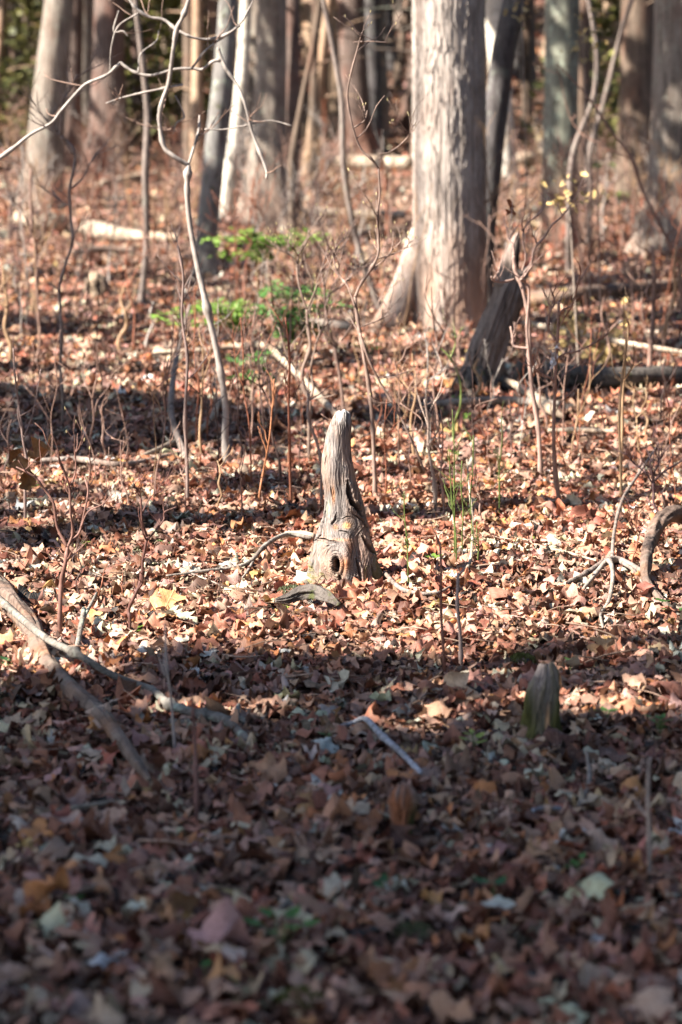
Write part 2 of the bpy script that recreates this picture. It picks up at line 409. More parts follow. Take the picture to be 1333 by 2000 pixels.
for (d0, d1, per, bk, s0, s1, lift, mg, bs_) in ((3.2, 12.5, 1250, B1, .045, .098, .042, .17, .7), (12.5, 26, 360, B2, .055, .11, .045, .19, 1.0), (26, 66, 60, B3, .09, .17, .05, .28, 4.0), (66, 110, 10, B3, .2, .4, .08, .25, 4.0)):
    xy = zone(d0, d1, per, mg, bs_)
    n = len(xy); size = rng.uniform(s0, s1, n) * np.where(rng.random(n) < .12, 1.35, 1)
    small = rng.random(n) < .33; size[small] *= rng.uniform(.3, .65, small.sum())
    steep = rng.random(n) < .08
    tx = rng.normal(0, .21, n) + steep*rng.normal(0, .7, n); ty = rng.normal(0, .21, n) + steep*rng.normal(0, .8, n)
    # leaves heap up unevenly
    heap = np.clip(.5 + .9*fbm(xy[:, 0]*2.3, xy[:, 1]*2.3, 0*xy[:, 0], 3), 0, 1)
    z = H(xy[:, 0], xy[:, 1]) + rng.random(n)*lift*(.5+heap) + .004 + steep*.01
    pos = np.stack([xy[:, 0], xy[:, 1], z], -1)
    cols = leaf_cols(n)
    patch = fbm(xy[:, 0]*.9+9, xy[:, 1]*.9, 0*z, 3)[:, None]
    cols = np.clip(cols*(1 + patch*np.array([.45, .3, .25])), .01, .50)
    # deeper leaves coloured darker brown: shade between leaves painted into their colour
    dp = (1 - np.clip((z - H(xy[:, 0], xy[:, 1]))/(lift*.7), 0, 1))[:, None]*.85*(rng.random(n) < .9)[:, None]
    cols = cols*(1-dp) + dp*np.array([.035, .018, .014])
    clear = np.hypot((xy[:, 0]-KNEE[0])/.155, (xy[:, 1]-KNEE[1]+.02)/.17) > 1
    for (qx, qy, qr) in ((1055, 1440, .10), (787, 1640, .085)):
        gq = G(qx, qy); clear &= np.hypot(xy[:, 0]-gq[0], (xy[:, 1]-gq[1]+.03)*.9) > qr
    xy, size, pos, tx, ty, cols, z = xy[clear], size[clear], pos[clear], tx[clear], ty[clear], cols[clear], z[clear]; n = len(xy)
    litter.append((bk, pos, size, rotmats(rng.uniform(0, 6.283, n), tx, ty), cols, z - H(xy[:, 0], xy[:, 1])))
# leaves banked against the feet of the nearer trunks
bx = []
for (a_, b_, rr_, n_) in ((880, 652, .36, 260), (740, 660, .32, 120), (937, 770, .22, 150), (400, 550, .16, 50), (520, 446, .45, 110), (80, 412, .4, 90), (1300, 500, .6, 140), (447, 915, .05, 30), (1092, 480, .3, 70), (60, 1235, .14, 40), (170, 1395, .12, 34), (260, 1530, .06, 16)):
    g_ = G(a_, b_); a = rng.uniform(0, 6.283, n_); q_ = np.clip(rng.random(n_), 0, 1)**.7; bx.append(np.stack([g_[0]+np.cos(a)*(rr_*.8+q_*.22), g_[1]+np.sin(a)*(rr_*.8+q_*.22), .03+.09*(1-q_)*rng.random(n_)], -1))
bx = np.vstack(bx); n = len(bx); bp = bx.copy(); bp[:, 2] += H(bx[:, 0], bx[:, 1])
litter.append((B2, bp, rng.uniform(.05, .11, n), rotmats(rng.uniform(0, 6.283, n), rng.normal(0, .5, n), rng.normal(0, .5, n)), leaf_cols(n), None))
# fine debris: bits of twig and stalk among the leaves
t = Tubes()
xy = zone(3.4, 13, 34)
for (x, y) in xy:
    a = random.random()*6.283; L = random.uniform(.02, .16)*(1 if random.random() < .8 else 1.8); z = float(H(x, y)) + random.uniform(.03, .065); e = np.array([math.cos(a), math.sin(a), random.gauss(0, .12)]); b = np.array([x, y, z]); k = random.random()
    rr = random.choice([.0009, .0012, .0018, .003])
    t.add([b-e*L/2, b+np.array([0, 0, random.uniform(-.004, .01)])+np.array([-e[1], e[0], 0])*random.gauss(0, .12)*L, b+e*L/2], [rr, rr, rr*.6], 4, 5, col=(.10+.3*k, .065+.2*k, .045+.15*k))
litter_twigs = t
# the 300 loose leaves that show largest are parts of their own
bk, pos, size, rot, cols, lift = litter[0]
px_, py_, dep_ = proj(pos)
score = size/dep_*(1+lift*12)*((px_ > 10) & (px_ < 1323) & (py_ > 0) & (py_ < 1985)) * (.35 + .65*rng.random(len(pos)))
top = np.argsort(-score)[:280]; keep = np.ones(len(pos), bool); keep[top] = False
LM = []
tag(litter_twigs.build('twig_litter', M['twig'], ground), kind='stuff')
for k, (Vt, q, u) in enumerate(B1): LM.append(mesh_np('leaf_shape', Vt, q, None, None, u, True, M['leaf_obj']))
def single_leaf(name, me, p, s, R, col):
    o = link(name, me, ground); mm = Matrix(R.tolist()).to_4x4()
    o.matrix_local = Matrix.Translation(Vector(p)) @ mm @ Matrix.Scale(float(s), 4)
    o.color = (*[float(v) for v in col], 1); return o
names_b1 = [k for k in ['oak_leaf', 'leaf', 'leaf', 'leaf', 'leaf', 'leaf', 'leaf', 'leaf', 'leaf'] for _ in range(5)]
for t_ in top:
    k = int(rng.integers(len(LM)))
    single_leaf(names_b1[k], LM[k], pos[t_] + [0, 0, .008], size[t_]*1.15, rot[t_], cols[t_])
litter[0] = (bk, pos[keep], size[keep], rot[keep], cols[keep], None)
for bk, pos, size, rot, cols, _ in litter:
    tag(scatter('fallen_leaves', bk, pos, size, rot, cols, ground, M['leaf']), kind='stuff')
# hand-placed large leaves
OAK = [mesh_np('oak_leaf_shape', *leaf_template('oak', 19, True, b, c, .9, s)[:2], None, None, leaf_template('oak', 19, True, b, c, .9, s)[2], True, M['leaf_obj'])
       for b, c, s in ((.6, 1.2, 1), (1.5, -2.0, 2), (-1.0, 2.2, 3))]
ROUND = [mesh_np('round_leaf_shape', *leaf_template('broad', 11, True, b, c, .6, s)[:2], None, None, leaf_template('broad', 11, True, b, c, .6, s)[2], True, M['leaf_obj'])
         for b, c, s in ((.5, 1.0, 5), (-.9, 2.0, 6))]
for (px, py, s, yaw, tx, kind, col) in (
    (320, 1205, .20, 1.2, .5, OAK, (.46, .27, .12)), (300, 1190, .12, .2, .9, OAK, (.33, .15, .07)), (485, 1215, .19, 2.6, .25, OAK, (.40, .30, .25)),
    (585, 1508, .115, 2.2, .2, ROUND, (.46, .38, .35)), (600, 1443, .045, .3, .5, ROUND, (.62, .44, .08)), (985, 1040, .11, 2.0, .6, OAK, (.50, .27, .10)),
    (1062, 1030, .07, .8, .5, ROUND, (.38, .17, .07)), (45, 1440, .16, 2.4, .3, OAK, (.42, .30, .2)), (150, 1350, .14, 1.4, .2, OAK, (.44, .33, .27)),
    (200, 1315, .13, 2.9, .3, OAK, (.46, .36, .30)), (1300, 1700, .09, .5, .5, ROUND, (.60, .46, .33)), (625, 1610, .15, 1.9, .4, OAK, (.40, .22, .10)),
    (1180, 1290, .15, 1.7, .4, OAK, (.44, .26, .13)), (1145, 968, .10, 1.4, .7, OAK, (.42, .20, .08)), (470, 1970, .14, 1.3, .3, OAK, (.46, .34, .22)),
    (1190, 1340, .12, 1.2, .3, OAK, (.46, .27, .14)), (540, 1690, .12, 1.5, .3, OAK, (.38, .2, .1)), (60, 1790, .10, 2.4, .4, ROUND, (.45, .35, .28)),
    (910, 1160, .12, 2.2, .3, OAK, (.45, .34, .28)), (985, 1125, .09, 2.7, .6, ROUND, (.46, .33, .22)), (700, 1150, .11, 2.3, .7, OAK, (.46, .28, .15)),
    (1060, 1690, .12, .6, .4, OAK, (.42, .24, .13)), (1180, 1960, .15, .9, .4, ROUND, (.44, .32, .24))):
    p = G(px, py); p[2] += .035
    single_leaf('oak_leaf' if kind is OAK else 'leaf', kind[int(rng.integers(len(kind)))], p, s, rotmats(np.array([yaw-1.57]), np.array([tx]), np.array([rng.normal(0, .25)]))[0], col)

# ================================================================== LIT MAP (where gaps in the canopy let the sun through, from the photograph)
LITMAP = {250: "4444444566555", 300: "5555445765675", 350: "6544446776774", 400: "9777458867875", 450: "8898457887663", 500: "8766445665542", 550: "7654444555422", 600: "5334455855465",
          650: "4345566894433", 700: "8999889991223", 750: "9999987510137", 800: "2100013202999", 850: "0000037699996", 900: "4676869999879",
          950: "8887302389988", 1000: "3542499999999", 1050: "1588999999989", 1100: "8899889999878", 1150: "8889889998767", 1200: "8999999999988",
          1250: "7777777777777", 1300: "5455555655566", 1350: "3334444555455", 1400: "2122334553333", 1450: "1111122221122", 1500: "1001001111111",
          1550: "0000000000000", 1600: "0000000000001", 1650: "0000000000012", 1700: "0000000000023", 1750: "0000000000012", 1800: "0000000000000"}
_lk = np.array(sorted(LITMAP)); _lm = np.array([[int(c) for c in LITMAP[k]] for k in _lk])/9.0
def lit(px, py):
    fy = np.interp(py, _lk, np.arange(len(_lk))); fx = np.clip((np.asarray(px)-50)/100, 0, 11.999)
    i = np.minimum(fy.astype(int), len(_lk)-2); j = fx.astype(int); u = fy-i; v = fx-j
    return (_lm[i, j]*(1-v)+_lm[i, j+1]*v)*(1-u) + (_lm[i+1, j]*(1-v)+_lm[i+1, j+1]*v)*u
LIT_POSTS = []     # sunlit trunks: (x, y, z0, z1, r)

# ================================================================== TREES
def trunk_mesh(name, mat, pts, ws, base_px, ztop, seg=40, m=60, ridge=.06, flare=.9, flare_h=.35, seed=0, lobes=5, parent=None, skirt=.12):
    """pts: pixel centre-line from the ground up, ws: widths in px there; the trunk goes on above the picture to ztop"""
    g = G(*base_px); y0 = g[1]
    ctr = [P(a, b, y0) for a, b in pts]; dep = proj(np.array(ctr))[2]
    R = [w/2*d/F for w, d in zip(ws, dep)]
    ctr[0][2] = min(ctr[0][2], float(H(ctr[0][0], y0)))
    ctr.insert(0, ctr[0] + np.array([0, 0, -skirt])); R.insert(0, R[0])
    d = ctr[-1]-ctr[-2]; d = d/np.linalg.norm(d)
    n_up = 5; L = max(1.0, ztop - ctr[-1][2])
    r0 = R[-1]; p = ctr[-1].copy(); rs = np.random.default_rng(seed+1)
    for q in range(n_up):
        d = d*.85 + np.array([rs.normal(0, .02), rs.normal(0, .02), .15+.0]); d /= np.linalg.norm(d)
        p = p + d*L/n_up; ctr.append(p.copy()); R.append(r0*(1-.78*(q+1)/n_up))
    ctr = np.array(ctr); R = np.array(R)
    # resample: fine at the bottom
    cum = np.concatenate([[0], np.cumsum(np.linalg.norm(np.diff(ctr, axis=0), axis=1))])
    tot = cum[-1]; s = np.linspace(0, 1, m)**1.6*tot
    fine = catmull(ctr, 600); c2 = np.concatenate([[0], np.cumsum(np.linalg.norm(np.diff(fine, axis=0), axis=1))])
    cc = np.stack([np.interp(s*c2[-1]/tot, c2, fine[:, k]) for k in range(3)], -1)
    rr = np.interp(s, cum, R)
    th = np.linspace(0, 2*math.pi, seg, endpoint=False)
    zg = cc[:, 2] - float(H(g[0], y0)); TH, ZZ = np.meshgrid(th, zg)
    rad = rr[:, None]*np.ones(seg)
    k = max(3.0, seg/9.0)
    f = fbm(np.cos(TH)*k+seed, np.sin(TH)*k, ZZ*1.1, 5)
    rad *= 1 + ridge*(-np.abs(f)*2+.5) + ridge*.8*fbm(np.cos(TH)*1.2+seed, np.sin(TH)*1.2, ZZ*.6, 2)
    fl = flare*np.exp(-np.clip(ZZ+.0, 0, 9)/flare_h)
    rad *= 1 + fl*(.35+.65*(.5+.5*np.cos(lobes*TH+seed+.8*np.sin(TH*2)))**1.5)
    o = np.array([g[0], y0, float(H(g[0], y0))])
    V = np.stack([cc[:, None, 0]+np.cos(TH)*rad, cc[:, None, 1]+np.sin(TH)*rad, cc[:, None, 2]+0*TH], -1).reshape(-1, 3) - o
    i = np.arange(m-1)[:, None]*seg; j = np.arange(seg)[None]; j2 = (j+1) % seg
    q = np.stack([i+j, i+j2, i+seg+j2, i+seg+j], -1).reshape(-1, 4)
    V = np.vstack([V, cc[-1]-o]); t = np.stack([(m-1)*seg+np.arange(seg), (m-1)*seg+(np.arange(seg)+1) % seg, np.full(seg, m*seg)], -1)
    return o, mesh_np(name, V, q, t, mat=mat), ctr, R
def bare_limbs(o, ctr, R, mat, root, seed, n=7, zmin=3.6, names='limb'):
    r = random.Random(seed); cum = np.linspace(0, 1, len(ctr)); top = ctr[-1][2]
    for k in range(n):
        z = zmin + o[2] + (top-zmin-o[2])*(k+r.random())/n*.95
        if z > top: continue
        c = np.array([np.interp(z, ctr[:, 2], ctr[:, q]) for q in range(3)]); rr = float(np.interp(z, ctr[:, 2], R))
        a = r.random()*6.283; L = r.uniform(.9, 2.3); t = Tubes(o)
        d = np.array([math.cos(a), math.sin(a), .45]); pts = [c]
        for q in range(4): d = d + np.array([r.gauss(0, .15), r.gauss(0, .15), .12]); pts.append(pts[-1]+d/np.linalg.norm(d)*L/4)
        t.add(pts, [rr*.35, rr*.22, .012], 6, 9)
        for q in range(4):
            i0 = r.randint(1, 3); b = pts[i0]; e = np.array([r.gauss(0, 1), r.gauss(0, 1), .6]); e /= np.linalg.norm(e)
            t.add([b, b+e*L*.25, b+e*L*.5+np.array([0, 0, .1])], [.012, .008, .004], 4, 5)
        t.build(names, mat, root, None)

CROWN_TREES = []   # (x, y, root, origin) for canopy assignment
def tree(name, label, mat, pts, ws, base_px, ztop=11, group=None, cat='tree', limbs=6, crown=True, litpost=True, **kw):
    o, me, ctr, R = trunk_mesh('trunk', mat, pts, ws, base_px, ztop, **kw)
    root = thing(name, label, cat, o, group); link('trunk', me, root)
    bare_limbs(o, ctr, R, mat, root, kw.get('seed', 0)+50, limbs)
    if crown: CROWN_TREES.append([o, root, ctr])
    if litpost:
        for a, b in zip(ctr[1:len(pts)], ctr[2:len(pts)+1]): LIT_POSTS.append((*((a+b)/2)[:2], a[2], min(b[2], 8)+.3, R[2]+.12))
    return root, o, ctr, R

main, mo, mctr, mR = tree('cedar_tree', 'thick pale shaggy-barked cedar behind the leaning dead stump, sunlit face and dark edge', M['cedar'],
     [(880, 648), (880, 600), (879, 400), (878, 200), (877, 0)], [144, 142, 140, 140, 138], (880, 648), 14, seg=260, m=260, ridge=.04, flare=.10, flare_h=.18, seed=4, lobes=6)
# buttress root on its left side
t = Tubes(mo); y_ = mo[1]
def bdisp(th, c, r): return r[:, None]*.10*fbm(np.cos(th)[None]*3+c[:, 2:3]*1, np.sin(th)[None]*3, c[:, 0:1]*2, 3)
t.add([P(835, 400, y_)+[0, .08, 0], P(812, 480, y_)+[0, .05, 0], P(792, 560, y_)+[0, -.03, 0], P(760, 625, y_)+[0, -.10, -.02], P(712, 665, y_)+[0, -.18, -.07], P(660, 695, y_)+[0, -.2, -.16]],
      [.04, .085, .12, .13, .10, .04], 28, 50, disp=bdisp)
t.build('buttress_root', M['cedar'], main)
LIT_POSTS.append((P(740, 600, y_)[0], y_-.1, 0, 1.5, .3))

bs = np.random.default_rng(8); SV = []; SQ = []; nn = 0
for k in range(700):
    th0 = bs.uniform(0, 6.283); z0 = bs.uniform(.05, 3.6); L = bs.uniform(.10, .45); w = bs.uniform(.004, .013); m_ = 8; zz = mo[2] + z0 + np.linspace(0, L, m_)
    cx_ = np.interp(zz, mctr[:, 2], mctr[:, 0]); cy_ = np.interp(zz, mctr[:, 2], mctr[:, 1]); R_ = np.interp(zz, mctr[:, 2], mR)*1.0
    u = np.linspace(-1, 1, m_); out = R_ + .004 + .004*bs.random() + .012*np.abs(u)**3*bs.random(); th1 = th0 + .05*bs.normal()*u + .03*np.sin(u*3+k); ww = w/R_*(1-.75*np.abs(u)**2)
    for sgn in (-1, 0, 1): SV.append(np.stack([cx_+np.cos(th1+sgn*ww)*(out-.006*abs(sgn)), cy_+np.sin(th1+sgn*ww)*(out-.006*abs(sgn)), zz], -1)-mo)
    i = nn+np.arange(m_-1); SQ += [np.stack([i, i+m_, i+m_+1, i+1], -1), np.stack([i+m_, i+2*m_, i+2*m_+1, i+m_+1], -1)]; nn += 3*m_
tag(link('bark_strips', mesh_np('bark_strips', np.vstack(SV), np.vstack(SQ), mat=M['cedar']), main), kind='stuff')
tree('leaning_tree', 'dark grey leaning trunk emerging from behind the right edge of the thick cedar', M['blue_grey'],
     [(925, 600), (945, 430), (962, 280), (985, 100), (1005, 0)], [50, 48, 47, 46, 44], (925, 600), 10, seg=36, m=70, seed=11, litpost=False)
tree('birch_tree', 'cream white birch trunk showing behind the leaning dark trunk', M['birch'],
     [(985, 345), (980, 200), (970, 60), (966, 0)], [44, 42, 40, 38], (985, 345), 12, seg=24, m=40, ridge=.02, flare=.3, seed=12)
tree('cedar_tree', 'trunk with pale greenish lit face and reddish foot, between the cedar and the flared trunk', M['greygreen'],
     [(1092, 470), (1094, 330), (1097, 170), (1100, 0)], [74, 70, 66, 64], (1092, 480), 12, seg=60, m=90, seed=13, flare=.45, flare_h=.3)
tree('cedar_tree', 'large shaded trunk with a sunlit flared root at the right edge', M['cedar_mid'],
     [(1322, 490), (1320, 430), (1322, 300), (1326, 150), (1330, 0)], [150, 116, 104, 100, 98], (1300, 500), 13, seg=80, m=110, seed=17, flare=.5, flare_h=.3, litpost=False)
tree('cedar_tree', 'pale grey-barked trunk leaning slightly, standing behind the short pale logs at the left', M['cedar_mid'],
     [(80, 408), (85, 340), (97, 200), (108, 80), (116, 0)], [92, 74, 68, 62, 58], (80, 412), 13, seg=60, m=90, seed=19, flare=.3, flare_h=.5)
tree('grey_tree', 'smooth grey lichen-spotted slender trunk left of the white birch', M['smooth_grey'],
     [(400, 545), (404, 460), (416, 330), (430, 200), (441, 80), (446, 0)], [46, 42, 42, 40, 38, 36], (400, 550), 9, seg=30, m=60, seed=23, ridge=.03, flare=.35, flare_h=.15)
tree('birch_tree', 'bright white thin birch leaning beside the smooth grey trunk', M['birch'],
     [(438, 430), (450, 340), (464, 240), (474, 130), (482, 0)], [30, 28, 27, 25, 24], (438, 432), 10, seg=24, m=40, ridge=.02, flare=.2, seed=29)
tree('cedar_tree', 'furrowed cedar trunk with a wide pinkish flared foot behind the green sapling', M['cedar_mid'],
     [(520, 440), (522, 360), (526, 240), (530, 120), (532, 0)], [108, 84, 66, 60, 58], (520, 445), 12, seg=70, m=100, seed=31, flare=.35, flare_h=.4, lobes=6)
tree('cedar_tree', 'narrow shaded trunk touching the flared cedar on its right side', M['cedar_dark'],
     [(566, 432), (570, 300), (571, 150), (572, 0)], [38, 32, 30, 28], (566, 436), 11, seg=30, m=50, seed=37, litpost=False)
tree('cedar_tree', 'orange-tan lit trunk standing on the slope above the long pale log', M['far_tan'],
     [(620, 262), (621, 180), (617, 80), (615, 0)], [66, 56, 52, 50], (620, 268), 14, seg=30, m=40, seed=41)
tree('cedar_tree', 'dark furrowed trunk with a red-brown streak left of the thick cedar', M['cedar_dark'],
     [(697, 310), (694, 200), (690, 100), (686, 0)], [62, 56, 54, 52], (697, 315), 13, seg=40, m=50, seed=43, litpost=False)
tree('cedar_tree', 'nearly black narrow trunk between the red-streaked trunk and the thick cedar', M['blue_grey'],
     [(728, 290), (728, 150), (724, 0)], [38, 36, 34], (728, 294), 12, seg=24, m=40, seed=47, litpost=False)
tree('young_tree', 'thin straight brown trunk between the hooked sapling and the smooth grey trunk', M['far_brown'],
     [(374, 330), (372, 200), (370, 60), (369, 0)], [30, 27, 25, 24], (374, 335), 10, seg=20, m=36, seed=53, litpost=False)
tree('young_tree', 'thin wavy grey trunk standing free in the gap left of the hooked sapling', M['sapling_grey'],
     [(275, 600), (286, 480), (284, 340), (288, 220), (276, 100), (264, 0)], [13, 13, 14, 13, 12, 11], (275, 600), 6, seg=12, m=50, seed=59, ridge=.02, flare=.3, flare_h=.1)
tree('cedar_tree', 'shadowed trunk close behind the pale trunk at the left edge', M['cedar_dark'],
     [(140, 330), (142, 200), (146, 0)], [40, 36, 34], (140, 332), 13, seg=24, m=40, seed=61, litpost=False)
tree('young_tree', 'slim brown trunk right of the greenish trunk, half in shade', M['far_brown'],
     [(1140, 400), (1138, 250), (1142, 0)], [34, 32, 28], (1140, 404), 12, seg=24, m=40, seed=67, litpost=False)
tree('young_tree', 'thin pale grey stem between the greenish trunk and the flared trunk', M['sapling_grey'],
     [(1112, 540), (1112, 420), (1120, 300), (1160, 190), (1165, 90), (1150, 0)], [12, 12, 12, 11, 10, 9], (1112, 542), 6, seg=12, m=50, seed=71, ridge=.02, flare=.3, flare_h=.1)
tree('young_tree', 'thin greyish stem behind the leaning stump with a fork of crooked twigs', M['sapling_grey'],
     [(1150, 470), (1153, 380), (1152, 300), (1180, 200), (1215, 60), (1235, 0)], [13, 13, 12, 11, 9, 8], (1150, 472), 6, seg=12, m=50, seed=73, ridge=.02, flare=.3, flare_h=.1)
tree('young_tree', 'crooked grey stem leaning behind the red-budded shrub', M['sapling_grey'],
     [(745, 610), (700, 480), (672, 330), (668, 200), (650, 90), (632, 0)], [13, 13, 12, 11, 10, 9], (745, 612), 6, seg=12, m=50, seed=79, ridge=.02, flare=.3, flare_h=.1)
tree('young_tree', 'slender brown stem in front of the orange-tan trunk', M['far_brown'],
     [(575, 480), (570, 330), (590, 200), (612, 90), (625, 0)], [16, 15, 13, 12, 11], (575, 482), 7, seg=12, m=50, seed=83, ridge=.02, flare=.3, flare_h=.1)

GAPS = [(80, 'the pale trunk'), (286, 'the wavy grey trunk'), (425, 'the smooth grey trunk'), (470, 'the white birch'), (525, 'the flared cedar'), (620, 'the orange-tan trunk'), (692, 'the red-streaked trunk'),
        (878, 'the thick cedar'), (975, 'the dark leaning trunk'), (1095, 'the greenish trunk'), (1322, 'the big flared trunk')]
_used = {}
def far_label(desc, o, short=''):
    px = float(proj(o)[0])
    if px < 40: w = 'near the left edge'
    elif px > 1340: w = 'past ' + GAPS[-1][1]
    else:
        k = min(range(len(GAPS)), key=lambda i: abs(GAPS[i][0]-px)); w = ('behind ' if abs(px-GAPS[k][0]) < 22 else 'left of ' if px < GAPS[k][0] else 'right of ') + GAPS[k][1]
    hgt = 'low on' if o[1] < 62 else 'halfway up' if o[1] < 85 else 'high up'
    return f"{desc} {hgt} the slope, {w}" if len(desc.split()) < 5 else f"{desc} {hgt} slope, {w}"
# ---- far trees on the slope, behind everything named above
fr = random.Random(5); far_mats = [M['far_brown'], M['far_tan'], M['cedar_mid'], M['cedar_dark'], M['cedar_dark'], M['blue_grey'], M['greygreen'], M['far_brown']]
far_words = ['brown', 'tan', 'grey', 'dark brown', 'dark', 'blackish', 'greenish grey', 'brown']
lean_words = ['upright', 'slightly leaning']
for k in range(210):
    y = 42 + 68*(k/210.0)**.9 + fr.uniform(-1.5, 1.5); x = fr.uniform(-1, 1)*(.141*y*1.45+2)
    z = float(H(x, y)); r0 = fr.choice([.07, .09, .11, .14, .18, .24, .32]); mi = fr.randrange(len(far_mats)); ln = fr.choice([0, 0, 1])
    o = np.array([x, y, z]); hgt = fr.uniform(10, 15); dx = fr.uniform(-.03, .03) if ln == 0 else fr.choice([-1, 1])*fr.uniform(.07, .16)
    ctr = np.array([[x, y, z-.3], [x, y, z], [x+dx*2, y, z+2], [x+dx*5, y, z+5], [x+dx*hgt, y, z+hgt]]); R = np.array([r0*1.5, r0*1.35, r0, r0*.85, r0*.15])
    size = 'thick' if r0 > .3 else 'slim' if r0 < .17 else 'medium'
    root = thing('forest_tree', far_label(f'{lean_words[ln]} {size} {far_words[mi]} trunk', o), 'tree', o, 'trees far up the slope')
    t = Tubes(o); t.add(ctr, R, 14, 34, rough=.12, ns=1.2); t.build('trunk', far_mats[mi], root)
    t = Tubes(o)
    for q in range(15):   # dead side twigs low on the trunk
        zz = fr.uniform(1.2, 7); a = fr.random()*6.283; b = np.array([x+dx*zz, y, z+zz]); L = fr.uniform(.5, 2.2); e = np.array([math.cos(a), math.sin(a), fr.uniform(-.3, .4)])
        t.add([b, b+e*L*.5+[0, 0, .08], b+e*L], [.022, .014, .006], 4, 6)
    tag(t.build('dead_branches', far_mats[mi], root), kind='stuff')
    CROWN_TREES.append([o, root, ctr])
for k in range(60):
    y = 112 + fr.random()*95; x = fr.uniform(-1, 1)*(.141*y*1.4+4); z = float(H(x, y)); r0 = fr.uniform(.15, .4); o = np.array([x, y, z]); hgt = fr.uniform(11, 16)
    root = thing('hilltop_tree', 'dim trunk among the farthest trees at the top of the slope', 'tree', o, 'trees at the top of the slope')
    t = Tubes(o); t.add([[x, y, z-.3], [x, y, z+3], [x+fr.uniform(-.5, .5), y, z+hgt]], [r0*1.2, r0, r0*.2], 8, 8); t.build('trunk', fr.choice(far_mats), root)
    CROWN_TREES.append([o, root, np.array([[x, y, z], [x, y, z+hgt]])])

# ---- shade trees standing outside the picture, on the sun's side
sr = random.Random(9)
for k, (x, y) in enumerate([(-4.5, -1.0), (-7.5, 1.5), (-6.2, 4.5), (-9.5, 3.8), (-5.5, 8.5), (-8.2, 11), (-11.5, 9), (-6.5, 15), (-10, 17), (-13.5, 14), (-9, 23), (-14, 22), (-18, 19), (-11.5, 30), (-17, 29), (-22, 27),
                            (-14, 38), (-21, 37), (6.5, 10), (8.5, 17), (7.5, 3), (10, 26), (13, 36)]):
    z = float(H(x, y)); o = np.array([x, y, z]); hgt = sr.uniform(15, 18); r0 = sr.uniform(.16, .28)
    root = thing('side_tree', 'tall evergreen standing outside the picture beside the clearing', 'tree', o, 'evergreens around the clearing')
    ctr = np.array([[x, y, z-.3], [x, y, z+2], [x+sr.uniform(-.3, .3), y+sr.uniform(-.3, .3), z+hgt]])
    t = Tubes(o); t.add(ctr, [r0*1.3, r0, r0*.2], 16, 24, rough=.1, ns=1.5); t.build('trunk', M['cedar_mid'], root)
    bare_limbs(o, ctr, np.array([r0*1.3, r0, r0*.2]), M['far_brown'], root, 700+k, 9, 5.0)
    CROWN_TREES.append([o, root, ctr])

